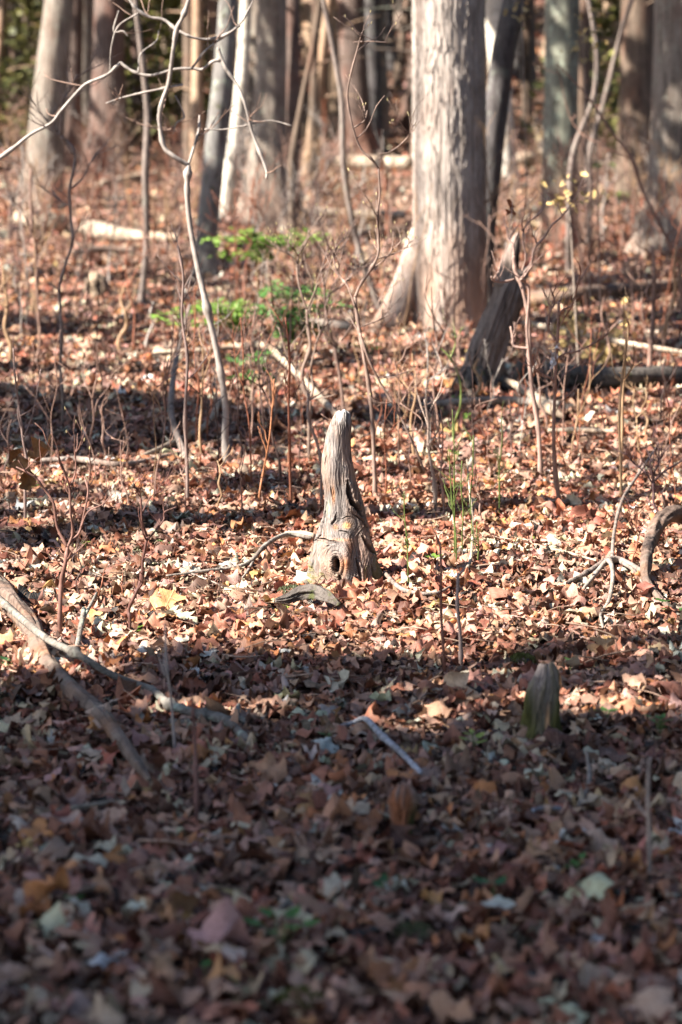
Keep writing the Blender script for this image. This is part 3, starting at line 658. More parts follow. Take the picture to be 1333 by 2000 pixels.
# ================================================================== THE STUMP (weathered cypress-like knee in focus)
def px_scale(y): return F / (y*CP)   # rough px per metre
def knee_mesh():
    rows = [(807, 658, 682), (813, 653.5, 686), (825, 647, 688), (847, 639, 686.5), (870, 635, 686.5), (892, 630, 687), (915, 629, 691), (937, 631, 694.5),
            (960, 635.5, 701), (982, 636, 707), (1005, 633, 711), (1027, 626, 718), (1050, 619, 724), (1072, 612.5, 731), (1095, 609.5, 739),
            (1117, 607, 748), (1140, 600, 754), (1151, 594, 756), (1165, 586, 760), (1185, 578, 764)]
    rows = np.array(rows, float); NR, NS = 430, 330
    v = np.linspace(rows[-1, 0], rows[0, 0], NR)
    yc = rows[:, 0]; L = np.interp(v, yc, rows[:, 1]); Rr = np.interp(v, yc, rows[:, 2])
    ks = np.hanning(17); ks /= ks.sum()
    pad = lambda a: np.convolve(np.pad(a, 8, 'edge'), ks, 'valid')
    L, Rr = pad(L), pad(Rr); y0 = KNEE[1]; sc = F / proj(np.array([KNEE[0], y0, .3]))[2]
    th = np.linspace(0, 2*math.pi, NS, endpoint=False)
    # theta 0 faces the camera (-y)
    TH, VV = np.meshgrid(th, v); cx = ((L+Rr)/2)[:, None]; hw = ((Rr-L)/2)[:, None]
    U = np.sin(TH); front = np.clip(np.cos(TH)*3, 0, 1)
    Xp = cx + hw*U; X = (Xp-550)*4.444; Yy = (VV-780)*4.444
    D = np.zeros_like(X); base = np.ones(X.shape+(3,))*np.array([.16, .135, .122])
    def seg_d(pts):
        best = np.full(X.shape, 1e9); par = np.zeros_like(X); n = len(pts)-1
        for k in range(n):
            (ax, ay), (bx, by) = pts[k], pts[k+1]; dx, dy = bx-ax, by-ay; t = np.clip(((X-ax)*dx+(Yy-ay)*dy)/(dx*dx+dy*dy), 0, 1)
            d = np.hypot(X-ax-t*dx, Yy-ay-t*dy); m = d < best; best = np.where(m, d, best); par = np.where(m, (k+t)/n, par)
        return best, par
    # flowing grain: stretched noise, swirling round the two knots
    hx, hy = 488, 1385; rad = np.hypot((X-hx)/1.0, (Yy-hy)/1.75); k2x, k2y = 590, 1065; rad2 = np.hypot((X-k2x), (Yy-k2y)*1.4)
    w1 = np.exp(-(rad/105)**2); w2 = np.exp(-(rad2/75)**2)*.9
    warp = 60*fbm(X/220, Yy/330, 0*X, 3) + 40*np.exp(-((Yy-1180)/160)**2)*np.sin((X-480)/90)
    ang = TH*130
    q = (np.where(front > 0, X, ang*3)+warp)*(1-w1)*(1-w2) + w1*rad*1.5 + w2*rad2*1.3
    g1 = fbm(q/13, Yy/210*(1-w1), U*0+3, 4); g2 = fbm(q/4.2, Yy/90*(1-w1), U*0+8, 3); big = fbm(np.cos(TH)*1.3, U*1.3, Yy/330, 3)
    ridge = -np.abs(g1)*2+.45
    amp = np.clip((Yy-450)/700, .22, 1); D += .0032*ridge*amp + .0014*g2 + .010*big*np.clip(Yy/900, .35, 1.4)
    tone = np.clip(.85 + .50*ridge*amp + .55*g2, .18, 1.5)
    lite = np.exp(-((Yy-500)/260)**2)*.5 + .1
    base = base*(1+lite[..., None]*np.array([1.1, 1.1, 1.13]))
    warm = np.clip(fbm(X/120+4, Yy/240, 0*X, 4)*2.2-.1 + np.clip((Yy-1150)/500, 0, .9), 0, 1)[..., None]
    base = base*(1-warm*.75) + warm*.75*np.array([.27, .175, .125])
    base = base*tone[..., None]
    def paint(mask, c, a=1.0):
        nonlocal base; m = np.clip(mask*a, 0, 1)[..., None]; base = base*(1-m)+m*np.array(c)
    def crack(pts, w, dep, dark=.85, prof=True, lip=.3):
        nonlocal D; d, p = seg_d(pts); ww = w*(np.sin(math.pi*np.clip(p, .04, .96))**.6 if prof else 1)
        ww = ww*(1+.5*g2+.3*g1); m = np.clip(1-(d/np.maximum(ww, .5))**2, 0, 1)*front; D -= dep*m**.6
        D += lip*dep*np.exp(-((d-ww*1.7)/(ww*.8+1))**2)*front*(dark > 0)
        paint(m**.5, (.022, .015, .012), dark)
    def bulge(x, y, rx, ry, h):
        nonlocal D; D += h*np.exp(-((X-x)/rx)**2-((Yy-y)/ry)**2)*front
    bulge(370, 1400, 95, 120, .018); bulge(420, 1230, 110, 60, .008); bulge(560, 1300, 45, 190, .020); bulge(590, 1510, 60, 110, .012)
    bulge(470, 250, 90, 110, .006); bulge(430, 540, 60, 150, .006); bulge(540, 950, 60, 60, .006); bulge(700, 1430, 60, 160, .012); bulge(250, 1580, 90, 60, .015)
    bulge(520, 760, 40, 260, -.008); bulge(650, 1200, 40, 160, -.008)
    crack([(572, 690), (585, 790), (612, 870), (655, 930), (700, 1010)], 26, .028, 1.0, lip=.12)
    crack([(600, 860), (645, 900), (690, 960)], 12, .02)
    crack([(432, 735), (440, 810), (462, 880)], 7, .008); crack([(398, 880), (392, 960), (372, 1040), (352, 1100), (350, 1160), (305, 1225)], 9, .011)
    crack([(318, 1195), (380, 1188), (430, 1200), (478, 1196)], 8, .010); crack([(478, 960), (468, 1020), (440, 1060), (462, 1090)], 9, .009)
    crack([(690, 1160), (730, 1240), (762, 1290), (805, 1330)], 15, .014); crack([(640, 1340), (668, 1430), (680, 1500), (700, 1590)], 13, .016)
    crack([(640, 985), (700, 1040), (738, 1110), (745, 1150)], 8, .008); crack([(500, 1430), (520, 1520), (560, 1610)], 12, .014)
    crack([(595, 1180), (610, 1260), (600, 1330)], 6, .006); crack([(610, 1560), (640, 1500), (700, 1560), (720, 1630)], 12, .012)
    crack([(300, 1380), (285, 1450), (320, 1500)], 5, .005); crack([(400, 470), (385, 560)], 4, .004); crack([(595, 420), (600, 560)], 4, .004)
    crack([(505, 60+100), (520, 260), (500, 330)], 4, .003); crack([(545, 150), (575, 220), (590, 300)], 4, .003); crack([(760, 1400), (800, 1500), (830, 1580)], 10, .010)
    crack([(520, 1020), (560, 1000), (610, 990)], 5, .005); crack([(500, 1110), (560, 1120), (600, 1150)], 6, .006); crack([(545, 720), (540, 640), (535, 560)], 5, .004)
    # knot hole
    rr = np.hypot((X-487-8*g1)/26, (Yy-1390)/60) + .45*g1 + .25*g2; hole = np.clip(1.2-rr, 0, 1)*front
    D += .011*np.exp(-((rr-1.5)/.4)**2)*front; D -= .05*np.clip(hole, 0, 1)**.6
    paint(np.clip(hole*2.6, 0, 1), (.02, .012, .01))
    rg = (.5+.5*g2)
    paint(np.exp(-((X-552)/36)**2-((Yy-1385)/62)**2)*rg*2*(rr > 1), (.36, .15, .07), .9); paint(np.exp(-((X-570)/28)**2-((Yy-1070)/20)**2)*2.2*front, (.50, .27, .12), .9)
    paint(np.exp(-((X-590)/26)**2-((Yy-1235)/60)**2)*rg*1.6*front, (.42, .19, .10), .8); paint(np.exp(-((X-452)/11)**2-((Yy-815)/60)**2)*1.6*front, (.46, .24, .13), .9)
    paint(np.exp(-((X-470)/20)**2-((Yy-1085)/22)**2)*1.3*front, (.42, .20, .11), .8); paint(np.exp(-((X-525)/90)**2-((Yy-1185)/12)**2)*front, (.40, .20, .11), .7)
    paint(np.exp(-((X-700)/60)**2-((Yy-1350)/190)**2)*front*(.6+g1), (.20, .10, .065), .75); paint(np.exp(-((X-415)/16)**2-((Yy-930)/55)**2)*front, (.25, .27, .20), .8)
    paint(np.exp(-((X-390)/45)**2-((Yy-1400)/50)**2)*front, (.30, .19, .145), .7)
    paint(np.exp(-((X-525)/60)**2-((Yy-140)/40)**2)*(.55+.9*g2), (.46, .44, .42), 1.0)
    mossm = np.clip((Yy-1440)/150 + fbm(X/40, Yy/40, 0*X, 3)*1.2 - (np.abs(X-560) < 150)*.9, 0, 1) + np.exp(-((X-275)/16)**2)*np.clip((Yy-1150)/100, 0, 1)*.7*(fbm(X/14, Yy/14, 0*X, 2) > 0)
    paint(mossm, (.145, .125, .045), .85); paint(np.clip((X-770)/50, 0, 1)*np.clip((Yy-1200)/120, 0, 1), (.13, .11, .04), .7)
    D += .004*np.clip(mossm, 0, 1)*fbm(X/9, Yy/9, 0*X, 2)
    # buttress lobes at the foot
    foot = np.clip((Yy-1150)/500, 0, 1.2); D += .022*foot*np.cos(5*TH+.6)*(1-front*.6)
    # rounded, chipped top
    tp = np.clip((v-807)/16, 0, 1)[:, None]
    r = hw/sc + D; depth = r*(.92 + .0*tp)
    zz = np.array([P(672, a, y0)[2] for a in v])
    cxw = np.array([P(c, a, y0)[0] for c, a in zip((L+Rr)/2, v)])
    x = cxw[:, None] + r*np.sin(TH); y = y0 - depth*np.cos(TH); z = zz[:, None] + 0*TH
    z += np.clip((30-(v[:, None]-807))/30, 0, 1)*.014*fbm(np.cos(TH)*3, np.sin(TH)*3, 0*TH, 3)
    V = np.stack([x, y, z], -1).reshape(-1, 3)
    i = np.arange(NR-1)[:, None]*NS; j = np.arange(NS)[None]; j2 = (j+1) % NS
    qd = np.stack([i+j, i+j2, i+NS+j2, i+NS+j], -1).reshape(-1, 4)
    # cap rings
    last = (NR-1)*NS; caps = []; ctop = V[last:last+NS].mean(0); n0 = len(V); prev = last
    colr = base.reshape(-1, 3); ex = []; exc = []
    for s, dz in ((.86, .006), (.6, .010), (.3, .009)):
        ring = ctop + (V[last:last+NS]-ctop)*s; ring[:, 2] = ctop[2] + dz + .013*fbm(ring[:, 0]*90, ring[:, 1]*90, 0*ring[:, 0], 3)
        ex.append(ring); nn = n0; idx = np.arange(NS); caps.append(np.stack([prev+idx, prev+(idx+1) % NS, nn+(idx+1) % NS, nn+idx], -1)); prev = nn; n0 += NS
        exc.append(np.tile([.36, .34, .32], (NS, 1))*(1+.35*fbm(ring[:, 0]*90, ring[:, 1]*90, 0*ring[:, 0], 2))[:, None])
    ex.append((ctop+[0, 0, .008])[None]); exc.append(np.array([[.5, .48, .46]])); idx = np.arange(NS)
    tr = np.stack([prev+idx, prev+(idx+1) % NS, np.full(NS, n0)], -1)
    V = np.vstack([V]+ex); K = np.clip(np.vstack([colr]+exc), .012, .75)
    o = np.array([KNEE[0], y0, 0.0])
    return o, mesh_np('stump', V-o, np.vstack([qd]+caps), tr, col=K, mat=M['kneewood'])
def knee_mat():
    m, nt, b = new_mat('weathered_wood')
    at = nd(nt, 'ShaderNodeAttribute', attribute_name='col'); oc = nd(nt, 'ShaderNodeTexCoord').outputs['Object']
    n = noise(nt, oc, 150, 4, (1, 1, .09)); n2 = noise(nt, oc, 260, 3)
    c = mixc(nt, at.outputs['Color'], ramp(nt, n, [(.32, .45), (.5, 1.0), (.7, 1.3)]), .75, 'MULTIPLY')
    c = mixc(nt, c, ramp(nt, n2, [(.35, .7), (.6, 1.1)]), .5, 'MULTIPLY')
    nt.links.new(c, b.inputs['Base Color']); b.inputs['Roughness'].default_value = .75
    bump(nt, b, n, .9, .007); return m
M['kneewood'] = knee_mat()
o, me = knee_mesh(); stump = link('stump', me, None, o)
tag(stump, 'tall tapering grey weathered stump with a dark knot hole, alone in the sunlit leaves', 'stump')
LIT_POSTS += [(KNEE[0], KNEE[1], 0, .75, .22)]

def small_knee(name, label, px, ytop, ybase, prof, mat, cols, seed, depthk=.9, streak=None, cat='stump'):
    """prof: half widths in px from top to base; cols(Yn, TH, noise) -> colour"""
    g = G(px, ybase); y0 = g[1]; sc = F/proj(g)[2]; NR, NS = 90, 72; v = np.linspace(ybase+14, ytop, NR); th = np.linspace(0, 2*math.pi, NS, endpoint=False)
    hw = np.interp(v, np.linspace(ytop, ybase+14, len(prof)), prof)/sc; TH, _ = np.meshgrid(th, v); Yn = ((v-ytop)/(ybase-ytop))[:, None]+0*TH
    k = fbm(np.cos(TH)*2.2+seed, np.sin(TH)*2.2, Yn*1.6, 4); r = hw[:, None]*(1+.42*k - .34*np.abs(fbm(np.cos(TH)*4, np.sin(TH)*4+seed, Yn*1.5, 4)) + .10*fbm(np.cos(TH)*9, np.sin(TH)*9, Yn*7+seed, 3))
    zz = np.array([P(px, a, y0)[2] for a in v])[:, None]; off = (.25*hw.max()*(1-Yn)*math.sin(seed))
    V = np.stack([g[0]+off+r*np.sin(TH), y0-depthk*r*np.cos(TH), zz+.022*np.clip(1-Yn*3, 0, 1)*fbm(np.cos(TH)*2+seed, np.sin(TH)*2, 0*TH, 3)], -1).reshape(-1, 3)
    i = np.arange(NR-1)[:, None]*NS; j = np.arange(NS)[None]; j2 = (j+1) % NS; q = np.stack([i+j, i+j2, i+NS+j2, i+NS+j], -1).reshape(-1, 4)
    last = (NR-1)*NS; idx = np.arange(NS); ct = V[last:].mean(0); V = np.vstack([V, ct+[0, 0, .004]]); tr = np.stack([last+idx, last+(idx+1) % NS, np.full(NS, last+NS)], -1)
    K = cols(Yn, TH, k).reshape(-1, 3); K = np.vstack([K, K[-1]]); o = link(name, mesh_np(name, V-g, q, tr, col=np.clip(K, .01, .8), mat=mat), None, g)
    return tag(o, label, cat)
def c_mossy(Yn, TH, k):
    c = np.ones(Yn.shape+(3,))*np.array([.21, .17, .15])*(1+1.1*fbm(np.sin(TH)*5, Yn*1.5, 0*Yn, 3))[..., None]
    m = np.clip((Yn-.2)*1.5 + .9*k + .6*np.abs(np.sin(TH))-.15, 0, 1)[..., None]; c = c*(1-m)+m*np.array([.08, .075, .02])
    s = (np.exp(-((np.sin(TH)-.25-.1*Yn)/.13)**2)*np.clip((Yn-.45)*4, 0, 1)*(np.cos(TH) > 0))[..., None]; return c*(1-s)+s*np.array([.50, .28, .15])
small_knee('stump', 'small mossy stump with a pale orange streak down its front, in the shaded leaves', 1055, 1300, 1440, [16, 26, 32, 34, 36, 37, 38, 40, 44], M['kneewood'], c_mossy, 2.0)
def c_orange(Yn, TH, k):
    c = np.ones(Yn.shape+(3,))*np.array([.26, .10, .05]); m = np.clip(k*2.4+.05, 0, 1)[..., None]*np.clip(1.3-Yn*1.4, 0, 1)[..., None]; c = c*(1-m)+m*np.array([.19, .14, .125])
    m = np.clip((np.sin(TH)-.35)*3, 0, 1)[..., None]*np.clip(Yn*2-.2, 0, 1)[..., None]; return c*(1-m)+m*np.array([.05, .05, .015])
small_knee('stump', 'small rounded orange-brown stump, narrow at the foot, in the dark leaves', 787, 1535, 1640, [14, 25, 29, 27, 22, 19, 18, 19, 24], M['kneewood'], c_orange, 3.1)
def c_dark(Yn, TH, k):
    c = np.ones(Yn.shape+(3,))*np.array([.27, .20, .14])*(1+.8*k)[..., None]; s = (np.exp(-((np.sin(TH)-.2)/.3)**2-((Yn-.5)/.3)**2)*(np.cos(TH) > 0))[..., None]; return c*(1-s*.95)
small_knee('stump', 'low broken stump with a dark hollow, beyond the thin wavy grey trunk', 192, 532, 585, [10, 22, 26, 27, 28, 32], M['kneewood'], c_dark, 5.0)

# leaning dead trunk
g = G(935, 765); y_ = g[1]; t = Tubes(g)
def sdisp(th, c, r): return r[:, None]*(.34*fbm(np.cos(th)[None]*3+c[:, 2:3]*.3, np.sin(th)[None]*3, c[:, 2:3]*1.2, 4) - .38*np.abs(fbm(np.cos(th)[None]*6, np.sin(th)[None]*7, c[:, 2:3]*1.5, 3)))
t.add([P(925, 810, y_), P(934, 765, y_), P(950, 700, y_), P(976, 630, y_), P(998, 570, y_), P(1010, 530, y_)], [.17, .145, .125, .11, .095, .05], 72, 90, disp=sdisp)
dl = t.build('trunk', M['dead']); dr = thing('leaning_dead_trunk', 'dark broken dead trunk leaning right, splintered top, mossy foot by the thick cedar', 'dead tree', g); dl.parent = dr; dl.location = (0, 0, 0)
for pts, r in (([(985, 560), (998, 510), (1008, 470), (1013, 455)], (.07, .055, .03, .008)), ([(1008, 560), (1022, 535), (1038, 520)], (.05, .035, .01)), ([(975, 580), (978, 545), (985, 520)], (.045, .03, .008))):
    t = Tubes(g); t.add([P(a, b, y_+.02) for a, b in pts], r, 12, 24, rough=.4, ns=9); t.build('splinter', M['dead'], dr)
t = Tubes(g)
for k in range(5):
    a = -2.6+k*.55; t.add([g+[.08*math.cos(a), .08*math.sin(a), .14], g+[.17*math.cos(a), .17*math.sin(a), .05], g+[.25*math.cos(a), .24*math.sin(a), -.04]], [.045, .03, .012], 12, 16, rough=.5, ns=9)
t.build('root_flare', M['mossy'], dr)

# ================================================================== LOGS AND FALLEN STICKS
def log(name, label, cat, mat, pts, ws, seg=18, rough=.18, lift=1.0, ns=7, m=None, group=None, knots=0, dep_ends=None, extra=None):
    ps = []; R = []
    for (a, b, *h), w in zip(pts, ws):
        q = G(a, b + w*.5); r = w/2*proj(q)[2]/F; q[2] += r*.6*lift + (.045 if q[1] < 14 else .055) + (h[0] if h else 0); ps.append(q); R.append(r)
    o = ps[0].copy(); t = Tubes(o); t.add(ps, R, seg, m or len(ps)*9, rough=rough, ns=ns, knots=knots)
    if extra:
        root = thing(name, label, cat, o, group); me = t.build(cat if cat != 'branch' else 'stem', mat, root)
        for (p2, w2) in extra:
            qs = []; r2 = []
            for (a, b, *h), w in zip(p2, w2):
                q = G(a, b + w*.5); r = w/2*proj(q)[2]/F; q[2] += r*.6 + (.045 if q[1] < 14 else .055) + (h[0] if h else 0); qs.append(q); r2.append(r)
            t = Tubes(o); t.add(qs, r2, 8, len(qs)*6, rough=.15, ns=12); t.build('side_branch', mat, root)
        return root
    ob = t.build(name, mat, None, o); return tag(ob, label, cat, group)
log('fallen_log', 'brown rotten log across the slope behind the leaning dead trunk, mossy end', 'log', M['log_orange'], [(1035, 592), (1120, 584), (1230, 572), (1345, 560)], [34, 36, 32, 28], 24)
log('fallen_log', 'dark shaded log lying under a thin pale pole beside the tan-leaved shrubs', 'log', M['mossy'], [(1010, 735), (1100, 740), (1200, 745), (1345, 742)], [46, 50, 44, 40], 28)
log('fallen_pole', 'thin pale pole resting along the dark shaded log', 'branch', M['log_pale'], [(1025, 684, .16), (1110, 702, .16), (1220, 722, .14), (1345, 738, .12)], [10, 13, 12, 9], 10, .08)
log('fallen_log', 'pale thin log high on the slope between the smooth grey and the orange-tan trunk', 'log', M['log_pale'], [(470, 300), (540, 296), (600, 300)], [12, 14, 10], 10)
log('fallen_log', 'thin pale log far right, crossing behind the crooked grey stem', 'log', M['log_pale'], [(1140, 330), (1190, 322), (1250, 326)], [12, 13, 10], 10)
log('fallen_log', 'brown log lying between the pale trunk and the wavy grey trunk', 'log', M['log_orange'], [(140, 500), (200, 492), (262, 496)], [12, 16, 12], 10)
log('split_wood', 'bright cream split piece of wood lying by the foot of the leaning dead trunk', 'wood piece', M['log_pale'], [(990, 772, .05), (1030, 788, .03), (1075, 812), (1102, 828)], [9, 20, 24, 8], 7, .5, m=16)
log('fallen_branch', 'grey branch lying straight in shade at the foot of the leaning dead trunk', 'branch', M['log_grey'], [(825, 806), (900, 800), (980, 796), (1040, 800), (1090, 804)], [12, 15, 16, 16, 12], 10)
log('fallen_branch', 'long pale arched branch coming down behind the weathered stump', 'branch', M['log_pale'], [(300, 712, .04), (400, 709, .05), (470, 702, .05), (515, 706, .07), (560, 738, .06), (610, 780, .02), (655, 822), (690, 855)], [7, 10, 12, 14, 15, 14, 12, 9], 12)
log('fallen_log', 'short chalky log by the foot of the pale left trunk', 'log', M['log_pale'], [(28, 428), (70, 430), (100, 434), (126, 438)], [24, 32, 34, 26], 20, .35, m=30)
log('fallen_log', 'pale log with a rounded end, right of the short chalky log', 'log', M['log_pale'], [(172, 448), (215, 456), (270, 464), (345, 470)], [34, 30, 22, 12], 20, .35, m=40)
log('fallen_log', 'thin tan log on the slope beyond the wavy grey trunk', 'log', M['log_pale'], [(195, 362), (250, 352), (310, 342)], [16, 15, 12], 12)
log('fallen_log', 'pinkish tan log on the slope left of the thick cedar, highest of those logs', 'log', M['log_pale'], [(640, 316), (720, 318), (800, 318)], [26, 28, 26], 16)
log('fallen_log', 'pale log halfway down the slope just left of the thick cedar', 'log', M['log_pale'], [(580, 418), (660, 420), (790, 424)], [20, 20, 18], 16)
log('fallen_log', 'orange-brown log, lowest of those left of the thick cedar', 'log', M['log_orange'], [(600, 460), (690, 462), (790, 456)], [24, 26, 24], 16)
log('fallen_log', 'short pale log seen between the thick cedar and the greenish trunk', 'log', M['log_pale'], [(985, 312), (1020, 310), (1058, 308)], [28, 28, 26], 16)
log('fallen_log', 'grey log in shadow under the second green-leaved sapling', 'log', M['log_grey'], [(540, 632), (620, 640), (680, 648)], [16, 18, 16], 12)
log('fallen_log', 'rotting log with bare orange wood at its tip, under the lichened branch', 'log', M['log_orange'], [(-40, 1130), (10, 1180), (60, 1240), (90, 1310), (140, 1368), (190, 1420, .015), (235, 1490, .03), (270, 1550, .04), (292, 1585, .04)], [46, 44, 40, 36, 34, 32, 26, 20, 9], 40, .45, m=110, ns=11)
log('lichened_branch', 'slender grey branch crusted with blue-green lichen crossing the rotting log', 'branch', M['lichen_stick'],
    [(-20, 1205, .06), (40, 1262, .06), (95, 1315, .07), (150, 1345, .07), (220, 1362, .03), (295, 1372), (330, 1400), (380, 1418), (440, 1432), (485, 1475)], [13, 14, 14, 15, 14, 15, 17, 18, 22, 12], 14, .25, m=120, knots=8,
    extra=[([(330, 1436), (365, 1440), (402, 1455)], [10, 13, 8]), ([(455, 1440), (462, 1422), (466, 1405)], [12, 12, 9]), ([(438, 1432), (470, 1432), (478, 1440)], [14, 15, 8])])
log('forked_twig', 'short grey forked twig standing beside the rotting log', 'twig', M['lichen_stick'], [(146, 1320), (152, 1285), (160, 1258, .03), (165, 1240, .05)], [9, 11, 11, 9], 8, .15, extra=[([(160, 1256, .03), (175, 1238, .05), (190, 1225, .08)], [8, 7, 5])])
log('bent_stick', 'bluish white bent stick lying in the dark leaves by the orange-brown stump', 'stick', M['bone_stick'], [(650, 1455), (690, 1440), (715, 1446, .02), (745, 1478, .02), (780, 1510, .02), (822, 1540)], [8, 9, 12, 13, 13, 9], 10, .12, knots=3)
log('curved_stick', 'grey hooked stick among leaves right of the orange-brown stump', 'stick', M['log_grey'], [(1130, 1605), (1146, 1575), (1152, 1545), (1146, 1515, .02)], [8, 9, 9, 6], 8)
log('short_stick', 'short pale blue-grey stick at the bottom of the hooked stick', 'stick', M['bone_stick'], [(1040, 1616), (1070, 1610), (1095, 1612)], [9, 12, 10], 8)
log('bark_strip', 'tan strip of bark lying in the dark leaves below the rotting log', 'bark', M['log_pale'], [(90, 1622), (150, 1610), (225, 1598)], [10, 14, 9], 8, .3)
log('arched_root', 'bleached arching root bending into the leaves near the lower branches', 'root', M['log_orange'], [(1360, 1062, .06), (1320, 1060, .09), (1286, 1080, .09), (1266, 1120, .06), (1262, 1160, .02), (1285, 1185), (1315, 1215)], [28, 30, 28, 24, 18, 14, 10], 30, .5, m=110, ns=16)
log('fallen_branch', 'dark forked branch lying beside the bleached arching root', 'branch', M['dead'], [(1105, 1162), (1150, 1138), (1195, 1112), (1230, 1122), (1262, 1142)], [8, 13, 16, 13, 8], 12, .2, knots=2,
    extra=[([(1196, 1112), (1200, 1075, .04), (1215, 1040, .10), (1245, 1005, .14), (1280, 965, .18)], [8, 7, 7, 6, 4]), ([(1198, 1110), (1235, 1132), (1255, 1160)], [8, 7, 5])])
log('fallen_branch', 'thin grey hooked branch below the dark forked one', 'branch', M['log_grey'], [(1140, 1172), (1165, 1150, .02), (1188, 1140, .05), (1197, 1168, .05), (1190, 1205, .02), (1174, 1222), (1178, 1250)], [7, 9, 9, 9, 8, 7, 5], 10, .15, knots=2)
log('fallen_branch', 'long thin arched twig reaching the left side of the weathered stump', 'branch', M['log_grey'], [(325, 1146), (400, 1136), (480, 1122), (520, 1098, .03), (560, 1082, .04), (608, 1084, .03)], [4, 6, 8, 9, 9, 8], 8, .15,
    extra=[([(496, 1116), (482, 1140), (474, 1150)], [6, 5, 3]), ([(375, 1142), (420, 1160), (435, 1170)], [4, 3, 2])])
log('fallen_branch', 'thin pale twig lying in sunlit leaves right of the green stems', 'branch', M['log_pale'], [(1020, 1072), (1060, 1088), (1110, 1100), (1165, 1116)], [5, 6, 6, 4], 8)
log('fallen_branch', 'pale twig curving up beside the green stems', 'branch', M['log_pale'], [(905, 1145), (920, 1120, .02), (923, 1080, .08), (918, 1040, .13), (912, 990, .18)], [7, 7, 5, 5, 3], 8)
log('fallen_branch', 'dark root-like branch spreading right from the foot of the weathered stump', 'branch', M['dead'], [(752, 1140), (775, 1165), (800, 1178), (850, 1182), (890, 1162)], [8, 10, 9, 7, 4], 10, .2)
log('fallen_branch', 'pale grey branch lying straight beyond the white-tufted shrub', 'branch', M['log_pale'], [(1070, 855), (1130, 853), (1200, 857)], [10, 12, 9], 10)
log('fallen_branch', 'dark curved branch beside the hooked sapling in the shadow band', 'branch', M['dead'], [(375, 925), (352, 880, .0), (335, 850, .12), (348, 790, .28), (372, 730, .42)], [12, 13, 13, 10, 6], 10, .2)
log('fallen_branch', 'pale diagonal branch lying left of the hooked sapling', 'branch', M['log_pale'], [(270, 910), (330, 882), (400, 845), (440, 800, .06)], [8, 11, 11, 7], 10)
log('fallen_branch', 'dark low branch in the shadow band left of the diagonal branch', 'branch', M['dead'], [(60, 916), (150, 912), (240, 922), (330, 905)], [8, 13, 12, 7], 10, .2)
log('mossy_root', 'grey root with green moss lying in front of the weathered stump', 'root', M['mossy'], [(538, 1196), (562, 1190), (588, 1184, .012), (615, 1184, .016), (640, 1190, .008), (662, 1204)], [10, 17, 23, 24, 20, 8], 48, .9, m=70, ns=22)
log('fallen_branch', 'short brown stick lying right of the green stems', 'branch', M['log_orange'], [(1035, 1012), (1075, 1006), (1110, 996), (1118, 988)], [8, 11, 11, 6], 10)
log('fallen_branch', 'pale stick lying in the brightest leaves left of the weathered stump', 'branch', M['log_pale'], [(558, 1062), (590, 1062), (612, 1066)], [14, 16, 14], 10, .2)

# ================================================================== SAPLINGS, SHRUBS AND STEMS
GREY, PINK, RED, DARK, TAN, GRN = (.30, .26, .23), (.25, .155, .12), (.22, .08, .045), (.075, .045, .038), (.30, .19, .11), (.085, .115, .028)
def stick_up(name, label, cat, base, stems, col, twigs=0, tl=.22, group=None, dy=0.0, tcol=None, seed=0, budded=False, tr=.0022):
    """stems: list of (points px, start width px, end width px); first one starts at the ground pixel base"""
    r = random.Random(seed or hash((base, len(stems))) % 9999); g = G(*base); y0 = g[1] + dy; root = thing(name, label, cat, g, group); cs = []; hosts = []
    for k, (pts, w0, w1) in enumerate(stems):
        ps = []; dd = 0 if k == 0 else r.uniform(-.10, .10)
        for i, (a, b) in enumerate(pts):
            ps.append(P(a, b, y0 + dd*i/max(1, len(pts)-1) + (r.uniform(-.015, .015) if i else 0)))
        if k == 0: ps[0] = np.array([ps[0][0], y0, float(H(ps[0][0], y0))-.05])
        sc = proj(ps[0])[2]/F; R = [w0/2*sc, (w0*.55+w1*.45)/2*sc, w1/2*sc]
        m = max(8, int(len(pts)*6)); t = Tubes(g)
        c, rad = t.add(ps, R, 9 if w0 > 7 else 6, m, rough=.12, ns=25, col=col, knots=int(m/7)); ob = t.build('stem' if k == 0 else 'branch', M['twig'], root); cs.append((c, rad)); hosts.append(ob)
    if twigs:
        bd = Tubes(g); nb = 0; TT = {}
        for q in range(twigs):
            hk = r.randrange(len(cs)) if len(cs) > 1 else 0; c, rad = cs[hk]; t = TT.setdefault(hk, Tubes(g)); i = int(r.uniform(.35, 1)*(len(c)-1)); p = c[i]
            tg = c[min(i+1, len(c)-1)]-c[max(i-1, 0)]; tg /= np.linalg.norm(tg)+1e-9
            e = np.array([r.gauss(0, .8), r.gauss(0, .6), .35]) + tg*.6; e /= np.linalg.norm(e); L = tl*r.uniform(.35, 1.1); pp = [p]
            for s_ in range(4):
                e = e + np.array([r.gauss(0, .28), r.gauss(0, .2), .13]); e /= np.linalg.norm(e); pp.append(pp[-1]+e*L/4)
            r0 = min(rad[i]*.6, tr*1.3); t.add(pp, [r0, r0*.75, r0*.5], 5, 9, col=tcol or col, knots=2)
            for s_ in range(r.randint(0, 3)):
                b = pp[r.randint(1, 3)]; f = e + np.array([r.gauss(0, .7), r.gauss(0, .5), .2]); f /= np.linalg.norm(f); L2 = L*r.uniform(.25, .5)
                t.add([b, b+f*L2*.5, b+f*L2+np.array([0, 0, .01])], [r0*.6, r0*.5, r0*.45], 5, 5, col=tcol or col)
                if budded: bd.add([b+f*L2, b+f*L2*1.04+np.array([0, 0, .004]), b+f*L2*1.08+np.array([0, 0, .010])], [r0*.5, r0*1.2, r0*.3], 5, 4, col=(.50, .42, .20)); nb += 1
        for hk, t in TT.items(): tag(t.build('twigs', M['twig'], hosts[hk]), kind='stuff')
        if nb: tag(bd.build('buds', M['twig'], root), kind='stuff')
    return root, g, cs
